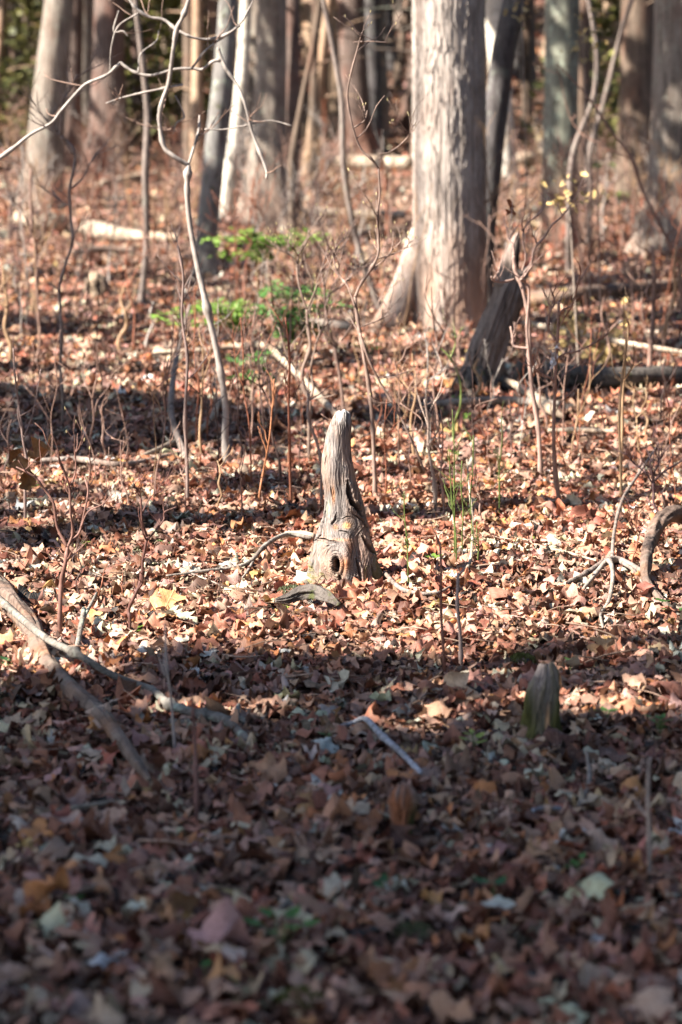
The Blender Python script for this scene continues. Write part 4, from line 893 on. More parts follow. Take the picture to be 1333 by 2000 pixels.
# hooked sapling, sharpest of the tall ones
hook, hg, hcs = stick_up('sapling', 'tall bare sapling with a hooked pale stem, rooted left of the weathered stump', 'sapling', (447, 915),
    [([(447, 915), (440, 860), (441, 800), (432, 730), (418, 660), (402, 590), (384, 510), (370, 430), (366, 370), (368, 322)], 14, 9),
     ([(368, 322), (340, 305), (320, 285), (312, 240), (316, 200), (330, 160), (338, 100), (345, 58), (358, 30), (370, -5)], 9, 7),
     ([(345, 58), (320, 38), (290, 32), (265, 15), (250, -5)], 7, 5), ([(350, 60), (375, 72), (405, 76), (440, 68), (470, 45), (490, 10), (500, -10)], 6, 3),
     ([(368, 322), (378, 290), (388, 255), (390, 225)], 6, 4), ([(358, 165), (330, 170), (290, 178), (240, 190), (208, 201)], 5, 3),
     ([(434, 115), (415, 120), (395, 135), (375, 133), (340, 135), (295, 147), (262, 140), (235, 122)], 7, 5), ([(425, 92), (440, 130), (460, 160), (478, 200), (492, 255), (505, 290), (520, 330), (521, 348)], 7, 5),
     ([(375, 133), (400, 100), (432, 75), (470, 50)], 5, 3), ([(235, 122), (210, 145), (180, 158), (160, 170), (120, 215), (100, 240), (60, 262), (25, 290), (-10, 315)], 5, 8),
     ([(342, 186), (352, 205), (360, 228), (345, 240), (338, 262)], 4, 2), ([(400, 252), (440, 252), (490, 242), (530, 235), (570, 245)], 3, 2),
     ([(215, 140), (218, 90), (232, 50), (270, 25)], 3, 3), ([(232, 20), (222, 60), (240, 60), (250, 70)], 3, 2), ([(270, 142), (275, 105), (305, 80), (310, 60)], 3, 2)],
    GREY, 26, .30, tcol=(.22, .14, .105), seed=21)
shr, sg, scs = stick_up('shrub', 'many-twigged bare shrub with pale budded tips rising behind the weathered stump', 'shrub', (735, 985),
    [([(735, 985), (731, 900), (728, 830), (722, 760), (712, 700), (703, 650), (697, 610), (694, 580)], 8, 6), ([(694, 580), (705, 555), (722, 530), (738, 500), (740, 470), (738, 420), (742, 380), (740, 330)], 6, 4),
     ([(722, 530), (730, 522), (738, 518)], 5, 3), ([(703, 650), (720, 700), (745, 750), (775, 800), (800, 850), (830, 920)], 5, 5), ([(694, 600), (680, 560), (665, 540), (655, 520), (650, 490)], 4, 3),
     ([(700, 640), (740, 625), (770, 610)], 3, 2), ([(738, 505), (770, 495), (798, 482)], 3, 2), ([(740, 330), (726, 310), (705, 290), (690, 250), (680, 200), (682, 160), (700, 90), (708, 62)], 5, 3),
     ([(742, 300), (765, 295), (790, 275), (806, 255)], 3, 2), ([(690, 250), (712, 235), (718, 215)], 3, 2), ([(690, 82), (720, 80), (756, 82)], 3, 2)], (.22, .15, .12), 46, .26, seed=33, budded=True)
shr2, sg2, scs2 = stick_up('shrub', 'twiggy bare shrub with a hanging black leaf, rising just above the stump top', 'shrub', (673, 865),
    [([(673, 865), (671, 800), (665, 740), (658, 700), (652, 670), (642, 640), (636, 600), (634, 560)], 7, 5), ([(636, 600), (645, 575), (665, 560), (680, 545), (700, 520), (712, 515)], 4, 3),
     ([(634, 560), (628, 530), (635, 505), (640, 480), (632, 455)], 4, 3), ([(634, 560), (645, 520), (655, 495), (675, 480)], 4, 3), ([(667, 665), (685, 640), (692, 620), (685, 600)], 4, 3), ([(634, 595), (615, 575), (610, 560)], 3, 3)],
    (.16, .105, .085), 34, .22, seed=35, budded=True)
shr3, sg3, scs3 = stick_up('shrub', 'bare forking shrub with crooked reddish grey stems, left of the shrub with the black leaf', 'shrub', (604, 905),
    [([(604, 905), (604, 850), (605, 800), (604, 780), (592, 750), (592, 720), (606, 680), (602, 640), (600, 605)], 8, 6), ([(600, 605), (588, 570), (582, 540), (583, 500), (600, 470), (604, 450)], 5, 3),
     ([(604, 780), (612, 760), (608, 720), (616, 680), (624, 655), (640, 630), (650, 620)], 5, 3), ([(600, 605), (615, 570), (620, 555)], 4, 3), ([(604, 780), (580, 740), (577, 720), (560, 690), (545, 640)], 4, 3),
     ([(584, 520), (570, 500), (562, 490)], 3, 2), ([(606, 780), (640, 775), (655, 770)], 3, 2), ([(583, 500), (572, 480)], 3, 2)], (.20, .14, .11), 36, .22, seed=37, budded=True)
shr4, sg4, scs4 = stick_up('shrub', 'tall pinkish forked shrub in front of the leaning dead trunk', 'shrub', (1058, 948),
    [([(1058, 948), (1055, 880), (1050, 820), (1040, 760), (1035, 700), (1034, 640), (1030, 600), (1020, 560), (1008, 530), (1004, 500)], 9, 7), ([(1004, 500), (1003, 480), (993, 465), (990, 440)], 5, 3),
     ([(1040, 760), (1035, 700), (1030, 640), (1034, 570), (1025, 550), (1018, 545)], 6, 5), ([(1018, 545), (1036, 525), (1042, 500), (1048, 480), (1062, 465), (1078, 440), (1095, 425), (1108, 410)], 5, 3),
     ([(1005, 545), (985, 550), (966, 548), (960, 540)], 5, 4), ([(1035, 680), (1005, 676), (1002, 660), (998, 638)], 5, 4), ([(1020, 530), (1028, 500), (1022, 470), (1028, 440), (1055, 415), (1072, 385)], 4, 3)],
    (.30, .20, .165), 24, .20, seed=39)
shr5, sg5, scs5 = stick_up('shrub', 'upright reddish shrub holding a white fluffy tuft, right of the pinkish forked shrub', 'shrub', (1110, 1000),
    [([(1110, 1000), (1092, 970), (1084, 900), (1082, 840), (1084, 780), (1085, 740), (1088, 700), (1090, 660), (1092, 620), (1092, 590)], 8, 5), ([(1086, 665), (1072, 640), (1075, 610), (1084, 590), (1075, 560)], 5, 3),
     ([(1092, 620), (1100, 605), (1118, 595), (1128, 560), (1132, 540)], 4, 3), ([(1084, 745), (1070, 735), (1060, 733), (1047, 722)], 5, 5), ([(1088, 700), (1105, 690), (1130, 685), (1170, 665), (1190, 650)], 4, 3),
     ([(1092, 640), (1104, 620), (1118, 600)], 3, 2), ([(1086, 770), (1100, 735), (1125, 715)], 3, 2)], (.27, .155, .115), 26, .18, seed=41)
stick_up('seedling_tree', 'candelabra-shaped bare seedling with red-brown stems in the sunlit leaves above the rotting log', 'sapling', (118, 1255),
    [([(118, 1255), (117, 1200), (120, 1140), (128, 1100), (132, 1070)], 9, 7), ([(132, 1070), (112, 1030), (105, 985), (90, 960), (65, 930), (32, 912)], 6, 3), ([(132, 1070), (142, 1040), (138, 1000), (136, 955), (125, 920), (110, 880)], 6, 3),
     ([(133, 1065), (155, 1040), (165, 1000), (172, 960), (165, 930)], 6, 3), ([(136, 955), (148, 920), (146, 880), (145, 868)], 4, 2), ([(158, 1030), (172, 1000), (200, 985), (220, 965)], 3, 2)], (.17, .085, .065), 22, .14, seed=43, budded=True)
stick_up('seedling_tree', 'slim dark red bare seedling leaning right, beside the large curled oak leaf', 'sapling', (250, 1255),
    [([(250, 1255), (254, 1215), (252, 1190), (265, 1160), (276, 1130), (280, 1090), (288, 1050)], 7, 6), ([(288, 1050), (278, 1020), (276, 985), (272, 960), (260, 950)], 5, 3), ([(286, 1058), (305, 1035), (320, 1015), (322, 1000), (345, 990)], 4, 2),
     ([(278, 1000), (295, 970), (315, 960)], 3, 2)], (.11, .05, .04), 20, .13, seed=45)
stick_up('seedling_tree', 'small dark seedling with tangled black-red twigs above the arching root', 'sapling', (1310, 1035),
    [([(1310, 1035), (1292, 1010), (1278, 985), (1278, 960), (1276, 930), (1270, 900)], 7, 4), ([(1278, 950), (1262, 925), (1240, 905), (1222, 885)], 3, 2), ([(1278, 940), (1300, 920), (1325, 905), (1340, 895)], 4, 2), ([(1278, 925), (1288, 900), (1285, 865)], 3, 2)],
    (.12, .07, .07), 26, .11, seed=47)
stick_up('sapling', 'crooked bare sapling with a kinked mid stem near the left edge, over the shadow band', 'sapling', (122, 840),
    [([(122, 840), (122, 780), (118, 720), (120, 660), (118, 600), (116, 560), (130, 510), (142, 470), (138, 420), (136, 370), (146, 320), (142, 290), (118, 265)], 6, 6), ([(142, 300), (122, 270), (108, 250), (105, 235)], 5, 3),
     ([(118, 265), (120, 215), (125, 185), (150, 150)], 5, 3), ([(136, 370), (160, 350), (175, 320), (190, 300)], 4, 2), ([(118, 200), (140, 170), (150, 145)], 5, 3), ([(136, 400), (122, 395), (100, 370)], 3, 2)], (.21, .155, .13), 26, .3, seed=49)
stick_up('sapling', 'slim dark stem rising through the dangling brown leaf at the left edge', 'sapling', (50, 1035),
    [([(50, 1035), (49, 960), (52, 900), (45, 860), (38, 800), (30, 740), (26, 680)], 6, 3), ([(45, 860), (66, 800), (80, 720)], 3, 2)], (.22, .15, .13), 8, .2, seed=51)
stick_up('bare_sapling', 'dark upright stem in the shadow band left of the hooked sapling', 'sapling', (367, 995), [([(367, 995), (366, 930), (364, 870), (362, 800), (366, 700), (356, 620), (358, 540), (348, 480)], 8, 4)], (.20, .14, .12), 8, .25, seed=53)
stick_up('bare_sapling', 'straight reddish orange stem left of the weathered stump', 'sapling', (571, 1005), [([(571, 1005), (567, 930), (566, 860), (564, 780), (566, 700), (558, 620)], 6, 4)], RED, 5, .2, seed=54)
stick_up('bare_sapling', 'short orange stem leaning right by the bright leaves left of the stump', 'sapling', (503, 1005), [([(503, 1005), (508, 960), (515, 920), (526, 860), (532, 800), (536, 740)], 5, 3)], (.27, .11, .05), 4, .2, seed=55)
stick_up('bare_sapling', 'grey stem touching the left side of the weathered stump', 'sapling', (630, 1010), [([(630, 1010), (628, 960), (628, 905), (618, 860), (606, 830), (602, 800), (604, 770)], 6, 5)], (.24, .175, .145), 4, .12, seed=56)
stick_up('bare_sapling', 'dark red stem rising from the shade in front of the stump, right side', 'sapling', (872, 1330), [([(872, 1330), (866, 1260), (862, 1190), (862, 1110), (860, 1060)], 7, 5)], (.22, .09, .06), 2, .12, seed=57)
stick_up('bare_sapling', 'blurry grey-brown stem beside the dark red stem in the shade', 'sapling', (902, 1310), [([(902, 1310), (900, 1250), (894, 1180), (896, 1120)], 8, 5)], (.26, .19, .17), 2, .12, seed=58)
stick_up('bare_sapling', 'thin dark stem over the shaded leaves right of the rotting log tip', 'sapling', (385, 1640), [([(385, 1640), (384, 1560), (381, 1460), (378, 1400), (374, 1330)], 9, 5)], (.16, .08, .07), 0, seed=59)
stick_up('bare_sapling', 'thin grey stem over the end of the lichened branch', 'sapling', (352, 1500), [([(352, 1500), (340, 1440), (335, 1370), (326, 1300), (322, 1220)], 7, 4)], (.28, .23, .21), 2, .12, seed=60)
stick_up('bare_sapling', 'grey vertical stem at the right edge among shaded leaves', 'sapling', (1268, 1745), [([(1268, 1745), (1270, 1660), (1266, 1560), (1270, 1480)], 10, 6)], (.25, .2, .18), 1, .12, seed=61)
stick_up('bare_sapling', 'long thin stem leaning down from the flared trunk at the right edge', 'sapling', (1333, 620), [([(1333, 620), (1326, 520), (1290, 440), (1255, 370), (1235, 310), (1190, 250), (1150, 190), (1090, 125)], 8, 3), ([(1235, 310), (1180, 285), (1120, 240), (1090, 130)], 3, 2)], (.27, .16, .12), 10, .3, seed=62)
stick_up('bare_sapling', 'pale wavy stem with small side forks near the right edge', 'sapling', (1095, 985), [([(1215, 960), (1213, 900), (1210, 820), (1216, 740), (1222, 690), (1224, 650)], 6, 4), ([(1216, 745), (1200, 725), (1195, 690)], 3, 2), ([(1220, 740), (1238, 710), (1238, 670)], 3, 2)], TAN, 4, .15, seed=63)
stick_up('bare_sapling', 'wavy tan stem between the white-tufted shrub and the right edge', 'sapling', (1103, 960), [([(1212, 935), (1216, 850), (1217, 780), (1222, 700), (1228, 640), (1224, 622)], 6, 4)], TAN, 3, .15, seed=64)
# more bare stems seen all over the clearing: (base x, base y, top x, top y, width, colour)
STEMS = [(18, 720, 5, 520, 9, TAN), (40, 640, 36, 440, 5, DARK), (70, 700, 78, 500, 5, PINK), (80, 660, 60, 330, 8, PINK), (165, 900, 196, 700, 4, PINK), (205, 905, 198, 800, 6, PINK), (238, 690, 243, 560, 8, TAN),
         (250, 1000, 236, 860, 4, PINK), (262, 700, 250, 470, 4, RED), (288, 690, 300, 590, 7, GREY), (315, 860, 340, 620, 4, DARK), (300, 980, 330, 700, 4, PINK), (385, 880, 380, 560, 4, RED), (398, 905, 388, 640, 5, TAN),
         (412, 870, 405, 680, 4, RED), (432, 1010, 425, 900, 5, TAN), (425, 960, 415, 760, 4, DARK), (470, 910, 455, 700, 4, DARK), (485, 880, 500, 600, 4, PINK), (492, 960, 470, 620, 4, RED), (518, 905, 508, 640, 5, DARK),
         (545, 960, 520, 700, 5, DARK), (540, 830, 575, 560, 4, PINK), (395, 1030, 388, 975, 4, TAN), (470, 1030, 480, 860, 3, PINK), (655, 620, 664, 470, 5, PINK), (745, 560, 770, 300, 4, PINK), (768, 620, 742, 400, 5, PINK),
         (785, 930, 770, 700, 4, PINK), (812, 905, 805, 690, 6, TAN), (848, 1010, 830, 780, 8, (.34, .25, .2)), (838, 890, 830, 650, 5, GREY), (858, 880, 843, 560, 5, PINK), (868, 1020, 862, 800, 5, PINK), (800, 960, 815, 800, 4, PINK),
         (748, 990, 756, 780, 3, RED), (928, 800, 935, 700, 8, TAN), (965, 940, 985, 820, 3, PINK), (1003, 900, 995, 780, 4, DARK), (1065, 850, 1055, 700, 5, PINK), (1100, 880, 1112, 680, 4, PINK), (1118, 900, 1130, 760, 4, TAN),
         (1150, 820, 1160, 640, 4, DARK), (1182, 860, 1175, 760, 4, PINK), (1190, 760, 1180, 580, 5, PINK), (1270, 760, 1275, 480, 10, PINK), (1300, 690, 1322, 480, 9, TAN), (1255, 900, 1240, 760, 4, TAN), (1262, 860, 1262, 760, 5, TAN),
         (1292, 830, 1300, 700, 5, DARK), (1238, 1120, 1246, 1000, 3, RED), (150, 1190, 158, 1060, 3, DARK), (195, 1195, 210, 1100, 3, RED), (242, 1180, 240, 1120, 4, RED), (500, 1010, 512, 960, 3, PINK), (940, 1040, 935, 930, 4, PINK),
         (960, 1250, 962, 1180, 3, DARK), (700, 1110, 718, 1050, 3, RED), (860, 700, 872, 540, 5, RED), (896, 720, 905, 600, 5, PINK), (1305, 1010, 1290, 900, 3, DARK), (90, 880, 98, 740, 4, PINK), (10, 940, 22, 820, 4, DARK),
         (560, 690, 552, 560, 5, PINK), (175, 640, 168, 480, 4, PINK), (215, 560, 222, 380, 4, GREY), (330, 560, 318, 360, 5, PINK), (345, 470, 352, 250, 7, DARK), (490, 430, 478, 230, 6, DARK), (680, 440, 668, 260, 8, GREY), (755, 470, 742, 250, 5, RED),
         (1005, 430, 1012, 250, 5, DARK), (1060, 600, 1058, 420, 5, TAN), (1180, 480, 1190, 300, 6, GREY), (1215, 500, 1195, 330, 5, PINK), (1240, 660, 1228, 500, 6, PINK), (20, 470, 12, 250, 7, DARK), (52, 500, 30, 300, 6, PINK)]
_q = random.Random(31)
for _ in range(75):
    by = _q.uniform(600, 1010); bx = _q.uniform(0, 1333); hh_ = _q.uniform(90, 300)
    STEMS.append((round(bx), round(by), round(bx+_q.uniform(-.3, .3)*hh_), round(by-hh_), _q.uniform(1.6, 3.0), _q.choice([GREY, PINK, PINK, TAN, RED, DARK])))
NHAND = len(STEMS)
_r = random.Random(77)
for _ in range(175):
    by = _r.choice([_r.uniform(330, 480), _r.uniform(400, 660)]); bx = _r.uniform(0, 1333); hh_ = _r.uniform(.5, 1.6)*F/float(G(bx, by)[1])
    if 700 < bx < 960 and by < 660: continue
    STEMS.append((round(bx), round(by), round(bx+_r.uniform(-.22, .22)*hh_), round(by-hh_), _r.uniform(1.6, 3.8), _r.choice([GREY, PINK, PINK, DARK, TAN, RED])))
LANDMARKS = [(672, 1000, 'the weathered stump'), (445, 850, 'the hooked sapling'), (880, 560, 'the thick cedar'), (935, 740, 'the leaning dead trunk'), (1060, 800, 'the pinkish forked shrub'), (118, 1180, 'the candelabra seedling'),
             (80, 420, 'the pale trunk by the chalky log'), (520, 430, 'the flared cedar'), (1290, 1080, 'the arching root'), (1310, 480, 'the big flared trunk'), (275, 590, 'the wavy grey trunk'), (122, 800, 'the kinked sapling'), (500, 600, 'the green-leaved sapling'), (1220, 850, 'the wavy tan stem')]
cname = {id(GREY): 'grey', id(PINK): 'pinkish brown', id(RED): 'rusty red', id(DARK): 'dark brown', id(TAN): 'tan'}
seenl = {}
for k, (bx, by, tx_, ty_, w, col) in enumerate(STEMS):
    r = random.Random(900+k); n = 5; pts = [(bx + (tx_-bx)*i/n + (r.uniform(-7, 7) if 0 < i < n else 0), by + (ty_-by)*i/n) for i in range(n+1)]
    lx, ly, ln = min(LANDMARKS, key=lambda q: abs(q[0]-bx)*1.3 + abs(q[1]-by)); side = 'left of' if bx < lx-25 else 'right of' if bx > lx+25 else ('in front of' if by > ly else 'behind')
    hh = by-ty_; sz = 'very short' if hh < 90 else 'short' if hh < 140 else 'tall' if hh > 210 else 'mid-height'; lean = 'upright' if abs(tx_-bx) < 9 else ('right-leaning' if tx_ > bx else 'left-leaning')
    lab = f"{sz} {lean} {cname.get(id(col), 'brown')} bare stem {side} {ln}"
    if lab in seenl:
        seenl[lab] += 1; lab = f"{sz} {lean} {'thin ' if w < 5 else 'stout '}{cname.get(id(col), 'brown')} bare stem {'nearer, ' if by > seenl.get(lab+'y', 0) else 'farther, '}{side} {ln.split(' by ')[0].split(' behind ')[0]}"; lab = lab.replace(' bare stem', ' stem')
    else: seenl[lab] = 1; seenl[lab+'y'] = by
    stick_up('bare_sapling', lab, 'sapling', (bx, by), [(pts, w, max(1.6, w*.5))] + ([([pts[3], (pts[3][0]+r.choice([-1, 1])*r.uniform(10, 28), pts[3][1]-r.uniform(20, 50)), (pts[3][0]+r.choice([-1, 1])*r.uniform(10, 30), pts[3][1]-r.uniform(55, 90))], w*.6, 1.6)] if hh > 110 else []),
             col, (5 if hh > 110 else 2) if k < NHAND else 19, .0011*hh if k < NHAND else .45, group='bare stems standing in the leaves', seed=k+100)

# arching grass-green stems right of the stump
for k, (bx, by, tx_, ty_) in enumerate([(888, 1105, 884, 800), (893, 1110, 878, 880), (906, 1100, 903, 900), (918, 1098, 925, 850), (976, 1015, 980, 815), (800, 1150, 790, 960), (934, 1120, 932, 1020), (860, 1080, 700, 1140)][:7]):
    r = random.Random(k+5); pts = [(bx+(tx_-bx)*i/4+r.uniform(-3, 3)*(0 < i < 4), by+(ty_-by)*i/4) for i in range(5)]
    stick_up('wiry_plant', ['tallest fine green stem in the cluster right of the stump', 'green wiry stem leaning left in that cluster right of the stump', 'short straight green stem inside the cluster right of the stump', 'green stem at the right side of the cluster, leaning right',
             'lone fine green stem standing right of the green cluster', 'olive wiry stem close to the right foot of the weathered stump', 'lowest green stem, at the pale twig curving up'][k], 'plant', (bx, by), [(pts, 3.4, 1.8)], GRN, 5, .13, group='green wiry stems', seed=k+300, tr=.0012)
stick_up('green_vine', 'yellow-green thorny stem with young leaves, in front of the leaning dead trunk', 'vine', (886, 880), [([(886, 880), (888, 830), (900, 790), (898, 740), (880, 700), (862, 680)], 5, 3), ([(880, 700), (890, 670), (888, 640)], 3, 2)], (.19, .24, .07), 6, .15, seed=310, tr=.0015)

# ================================================================== GREEN PLANTS
def green_leaf_mesh(seed, kind='oval'): 
    Vt, q, u = leaf_template(kind, 8, True, .5, .9, .35, seed); Vt = Vt.copy(); Vt[:, 1] += .5; return Vt, q, u
GL = [green_leaf_mesh(s) for s in range(4)]
def leaves_obj(name, items, o, parent, mat, bankL=None):
    bankL = bankL or GL; Vs = []; Qs = []; Us = []; Cs = []; n = 0
    for (p, d, nrm, s, col) in items:
        Vt, q, u = bankL[random.randrange(len(bankL))]; y = np.array(d, float); y /= np.linalg.norm(y)+1e-9; x = np.cross(y, nrm); x /= np.linalg.norm(x)+1e-9; z = np.cross(x, y)
        W = (Vt[:, :1]*x + Vt[:, 1:2]*y + Vt[:, 2:]*z)*s + np.asarray(p) - o
        Vs.append(W); Qs.append(q+n); Us.append(u); Cs.append(np.tile(col, (len(Vt), 1))); n += len(Vt)
    return link(name, mesh_np(name, np.vstack(Vs), np.vstack(Qs), None, np.vstack(Cs), np.vstack(Us), True, mat), parent)
G1, G2, G3, YG = (.15, .25, .045), (.08, .18, .045), (.04, .11, .04), (.30, .36, .08)
for (px, py, n, s, col, lab) in (
    (845, 1112, 3, .040, G1, 'three-leaved bright green seedling right of the weathered stump'), (62, 966, 7, .028, G1, 'green ground plant under the dangling brown leaf'), (322, 1078, 6, .022, G2, 'small green plant in sunlit leaves beside the dark red seedling'),
    (24, 1335, 3, .045, G3, 'dark blue-green leaved plant next to the rotting log'), (268, 1254, 4, .028, G1, 'fresh green sprout at the foot of the dark red seedling'), (1102, 1092, 4, .024, G2, 'small green rosette near the thin pale twig'),
    (168, 1080, 5, .024, YG, 'yellowish sprout just right of the candelabra seedling'), (610, 1180, 5, .020, YG, 'bright lime sprout growing on the mossy root'), (560, 1205, 5, .018, YG, 'lime sprout at the left end of the mossy root'),
    (965, 1790, 3, .040, G3, 'round dark green leaf plant near the bottom, right of centre'), (748, 1770, 3, .035, G3, 'dark green leaves in deep shade under the orange-brown stump'), (1130, 1725, 4, .028, G2, 'low green plant beside pale leaves in the lower shade'),
    (1045, 1068, 14, .014, YG, 'yellow-green mossy rosette in the sun by the thin twig'), (905, 835, 8, .040, G1, 'fern-like green plant in front of the leaning dead trunk'), (875, 800, 6, .050, G1, 'bright fern at the foot of the leaning dead trunk, on its left side'),
    (1310, 1222, 4, .05, G2, 'green leafy sprig at the right edge below the arching root'), (1115, 1318, 3, .025, G2, 'tiny green sprout above the shaded leaves, right of the mossy stump'), (1190, 1190, 6, .020, G2, 'scattered green creeper under the hooked grey branch'),
    (1090, 1210, 6, .020, G3, 'blue-green creeper leaves in front of the dark forked branch'), (1180, 1420, 9, .026, G2, 'low green clump in shade right of the mossy stump'), (1290, 1440, 9, .028, G2, 'mossy green clump by the right edge in shade'),
    (545, 1870, 7, .045, G2, 'blurry tuft of green blades at the bottom, left of centre'), (400, 1925, 3, .022, G2, 'tiny green leaf pair near the bottom edge'), (150, 1795, 3, .022, G2, 'small green leaves in dark litter, low on the left side'),
    (720, 700, 16, .055, G1, 'green fern clump at the lit buttress root of the thick cedar'), (640, 1475, 4, .03, G2, 'thin green blades in the shade beside the bent stick'), (925, 1480, 5, .035, YG, 'yellowish blades leaning over in shade left of the mossy stump'),
    (505, 1100, 4, .018, G1, 'green sprig under the arched twig left of the stump'), (885, 905, 4, .035, G1, 'small green leaf sprig below the fern by the dead trunk'), (1205, 395, 30, .09, G1, 'green clump in the distance left of the big flared trunk'), (1180, 335, 30, .10, G1, 'upper green clump in the distance left of the big flared trunk'),
    (1330, 760, 6, .05, G1, 'green leaves at the right edge above the pale leaves')):
    r = random.Random(px*7+py); g = G(px, py); root = thing('green_plant', lab, 'plant', g, 'green plants in the leaf litter'); items = []; t = Tubes(g); hgt = s*1.3
    for k in range(n):
        a = r.random()*6.283; rad = s*(.25 if n < 6 else .9)*r.random()*(1+.06*n); zz = hgt*r.uniform(.6, 1.2)
        b = g + np.array([rad*math.cos(a), rad*math.sin(a), zz+.015]); 
        t.add([g + np.array([rad*.3*math.cos(a), rad*.3*math.sin(a), -.01]), (g+b)/2+[0, 0, .01], b], [.0014, .001], 4, 5, col=(.12, .16, .05))
        items.append((b, (math.cos(a), math.sin(a), .25), (0, -.2, 1), s*r.uniform(.8, 1.2), np.array(col)*r.uniform(.75, 1.25)))
    tag(t.build('stem', M['twig'], root), kind='stuff'); tag(leaves_obj('leaves', items, g, root, M['green']), kind='stuff')
# saplings with green leaves on flat boughs
def bough_plant(label, base, boughs, dy=0, hgt_px=0, seed=0, s=.075, col=G1, per=46):
    r = random.Random(seed); g = G(*base); y0 = g[1]; root = thing('green_sapling', label, 'sapling', g, 'green-leaved saplings'); LIT_POSTS.append((g[0], y0, 0, 1.6, .5))
    t = Tubes(g); tops = min(b[1] for b in boughs); stem = [g-[0, 0, .05], P(base[0]+4, (base[1]+tops)/2, y0), P(base[0]+2, tops, y0)]; t.add(stem, [.012, .008, .004], 7, 16, col=(.2, .15, .11)); t.build('stem', M['twig'], root)
    for (x0, yy, x1, yb, spread) in boughs:
        a = P(base[0]+3, (yy+yb)/2, y0); b1 = P(x0, yy, y0-.15); b2 = P(x1, yb, y0+.12); t = Tubes(g); items = []
        for b in (b1, b2):
            t.add([a, (a+b)/2+[0, 0, .03], b], [.006, .004, .0015], 5, 9, col=(.2, .15, .11))
            for q in range(per//2):
                f = r.random(); p = a*(1-f)+b*f + np.array([r.gauss(0, .03), r.gauss(0, spread), .03*math.sin(f*3.1)+r.gauss(0, .022)])
                items.append((p, (r.gauss(0, 1), r.gauss(0, .8), r.gauss(-.05, .25)), (r.gauss(0, .3), r.gauss(-.3, .3), 1), s*r.uniform(.6, 1.1), np.array(col)*r.uniform(.6, 1.5)))
        hb = t.build('branch', M['twig'], root); tag(leaves_obj('leaves', items, g, hb, M['green']), kind='stuff')
bough_plant('green-leaved sapling in front of the flared cedar, its bright boughs in sun', (500, 640), [(412, 470, 560, 478, .10), (430, 500, 520, 505, .08), (540, 478, 640, 465, .10), (470, 455, 600, 490, .08)], seed=3, per=120)
bough_plant('low green-leaved sapling crossing behind the hooked sapling', (470, 700), [(300, 622, 400, 610, .10), (360, 606, 470, 600, .08), (340, 640, 450, 630, .08)], seed=4, per=120)
bough_plant('dark green sapling between the low green sapling and the buttress root', (560, 720), [(520, 575, 640, 580, .12), (500, 610, 600, 625, .10), (540, 650, 660, 590, .10), (560, 660, 620, 640, .08)], seed=5, per=120, col=G2)
bough_plant('small green sapling in shade behind the arched pale branch', (490, 790), [(450, 700, 520, 705, .08), (470, 740, 540, 735, .07)], seed=6, per=26, col=G2)

# dangling leaves and tufts
def hung(name, label, cat, p, parts, s, kind, col, mat=None):
    o = np.asarray(p, float); items = []; r = random.Random(len(label))
    for k in range(parts):
        items.append((o+[r.gauss(0, s*.22), r.gauss(0, s*.2), r.gauss(0, s*.35)], (r.gauss(0, .6), r.gauss(0, .3), -1 if k % 3 else .6), (r.gauss(0, 1), -1, r.gauss(0, .4)), s*r.uniform(.6, 1.1), np.array(col)*r.uniform(.7, 1.25)))
    ob = leaves_obj(name, items, o, None, mat or M['leaf'], [leaf_template(kind, 11, True, 2.2, 4.0, 1.4, q)[:3] for q in range(3)]); ob.location = o
    return tag(ob, label, cat)
hung('curled_leaf', 'shrivelled black leaf hanging on the shrub stem above the stump', 'leaf', P(666, 688, sg2[1]), 4, .08, 'torn', (.045, .03, .027))
hung('hanging_leaf', 'large brown leaf dangling in the shade at the left edge', 'leaf', P(42, 905, G(50, 1035)[1]-.4), 3, .17, 'lobed', (.27, .135, .055))
hung('curled_leaf', 'curled rusty leaf caught in twigs above the leaning dead trunk', 'leaf', P(995, 412, sg4[1]+.2), 4, .085, 'torn', (.26, .10, .05))
hung('white_tuft', 'fluffy white tuft clinging to the reddish shrub', 'tuft', P(1086, 698, sg5[1]-.02), 7, .055, 'torn', (.72, .72, .74))
hung('pale_leaf', 'small pale leaf hung on the dark shrub near the arched branch', 'leaf', P(458, 690, 12.6), 3, .05, 'torn', (.40, .22, .15))
for k, (a, b, y, n, s, lab) in enumerate([(1110, 375, 16, 40, .07, 'yellow-tan leaf cluster beside the greenish trunk'), (1160, 40, 20, 24, .07, 'tan leaf cluster high right of the greenish trunk'), (1140, 85, 20, 24, .07, 'tan leaf cluster just under the highest cluster'), (1020, 12, 20, 20, .07, 'orange-tan leaves at the top beside the dark leaning trunk'),
      (1105, 625, 17, 90, .075, 'pale yellow leaf cluster above the white-tufted shrub'), (1185, 680, 17, 130, .085, 'pale yellow leafy bush over the dark shaded log'), (950, 690, 17, 40, .06, 'yellowish leaf cluster right of the leaning dead trunk foot')]):
    o = P(a, b, y); r = random.Random(k); items = [(o+[r.gauss(0, s*1.1), r.gauss(0, s), r.gauss(0, s*1.2)], (r.gauss(0, 1), r.gauss(0, 1), r.gauss(-.4, .6)), (r.gauss(0, 1), -1, 1), s*r.uniform(.5, 1), np.array((.52, .38, .16))*r.uniform(.7, 1.2)) for q in range(n)]
    root = thing('leafy_twig', lab, 'twig', o, 'twigs with old tan leaves'); tag(leaves_obj('leaves', items, o, root, M['leaf']), kind='stuff')
    t = Tubes(o); gz = float(H(o[0], o[1])); t.add([[o[0]+.1, o[1]+.05, gz-.03], [o[0]+.05, o[1], (gz+o[2])/2], o+[0, 0, .08]], [.008, .006, .003], 6, 14, col=(.34, .27, .22)); t.build('stem', M['twig'], root)
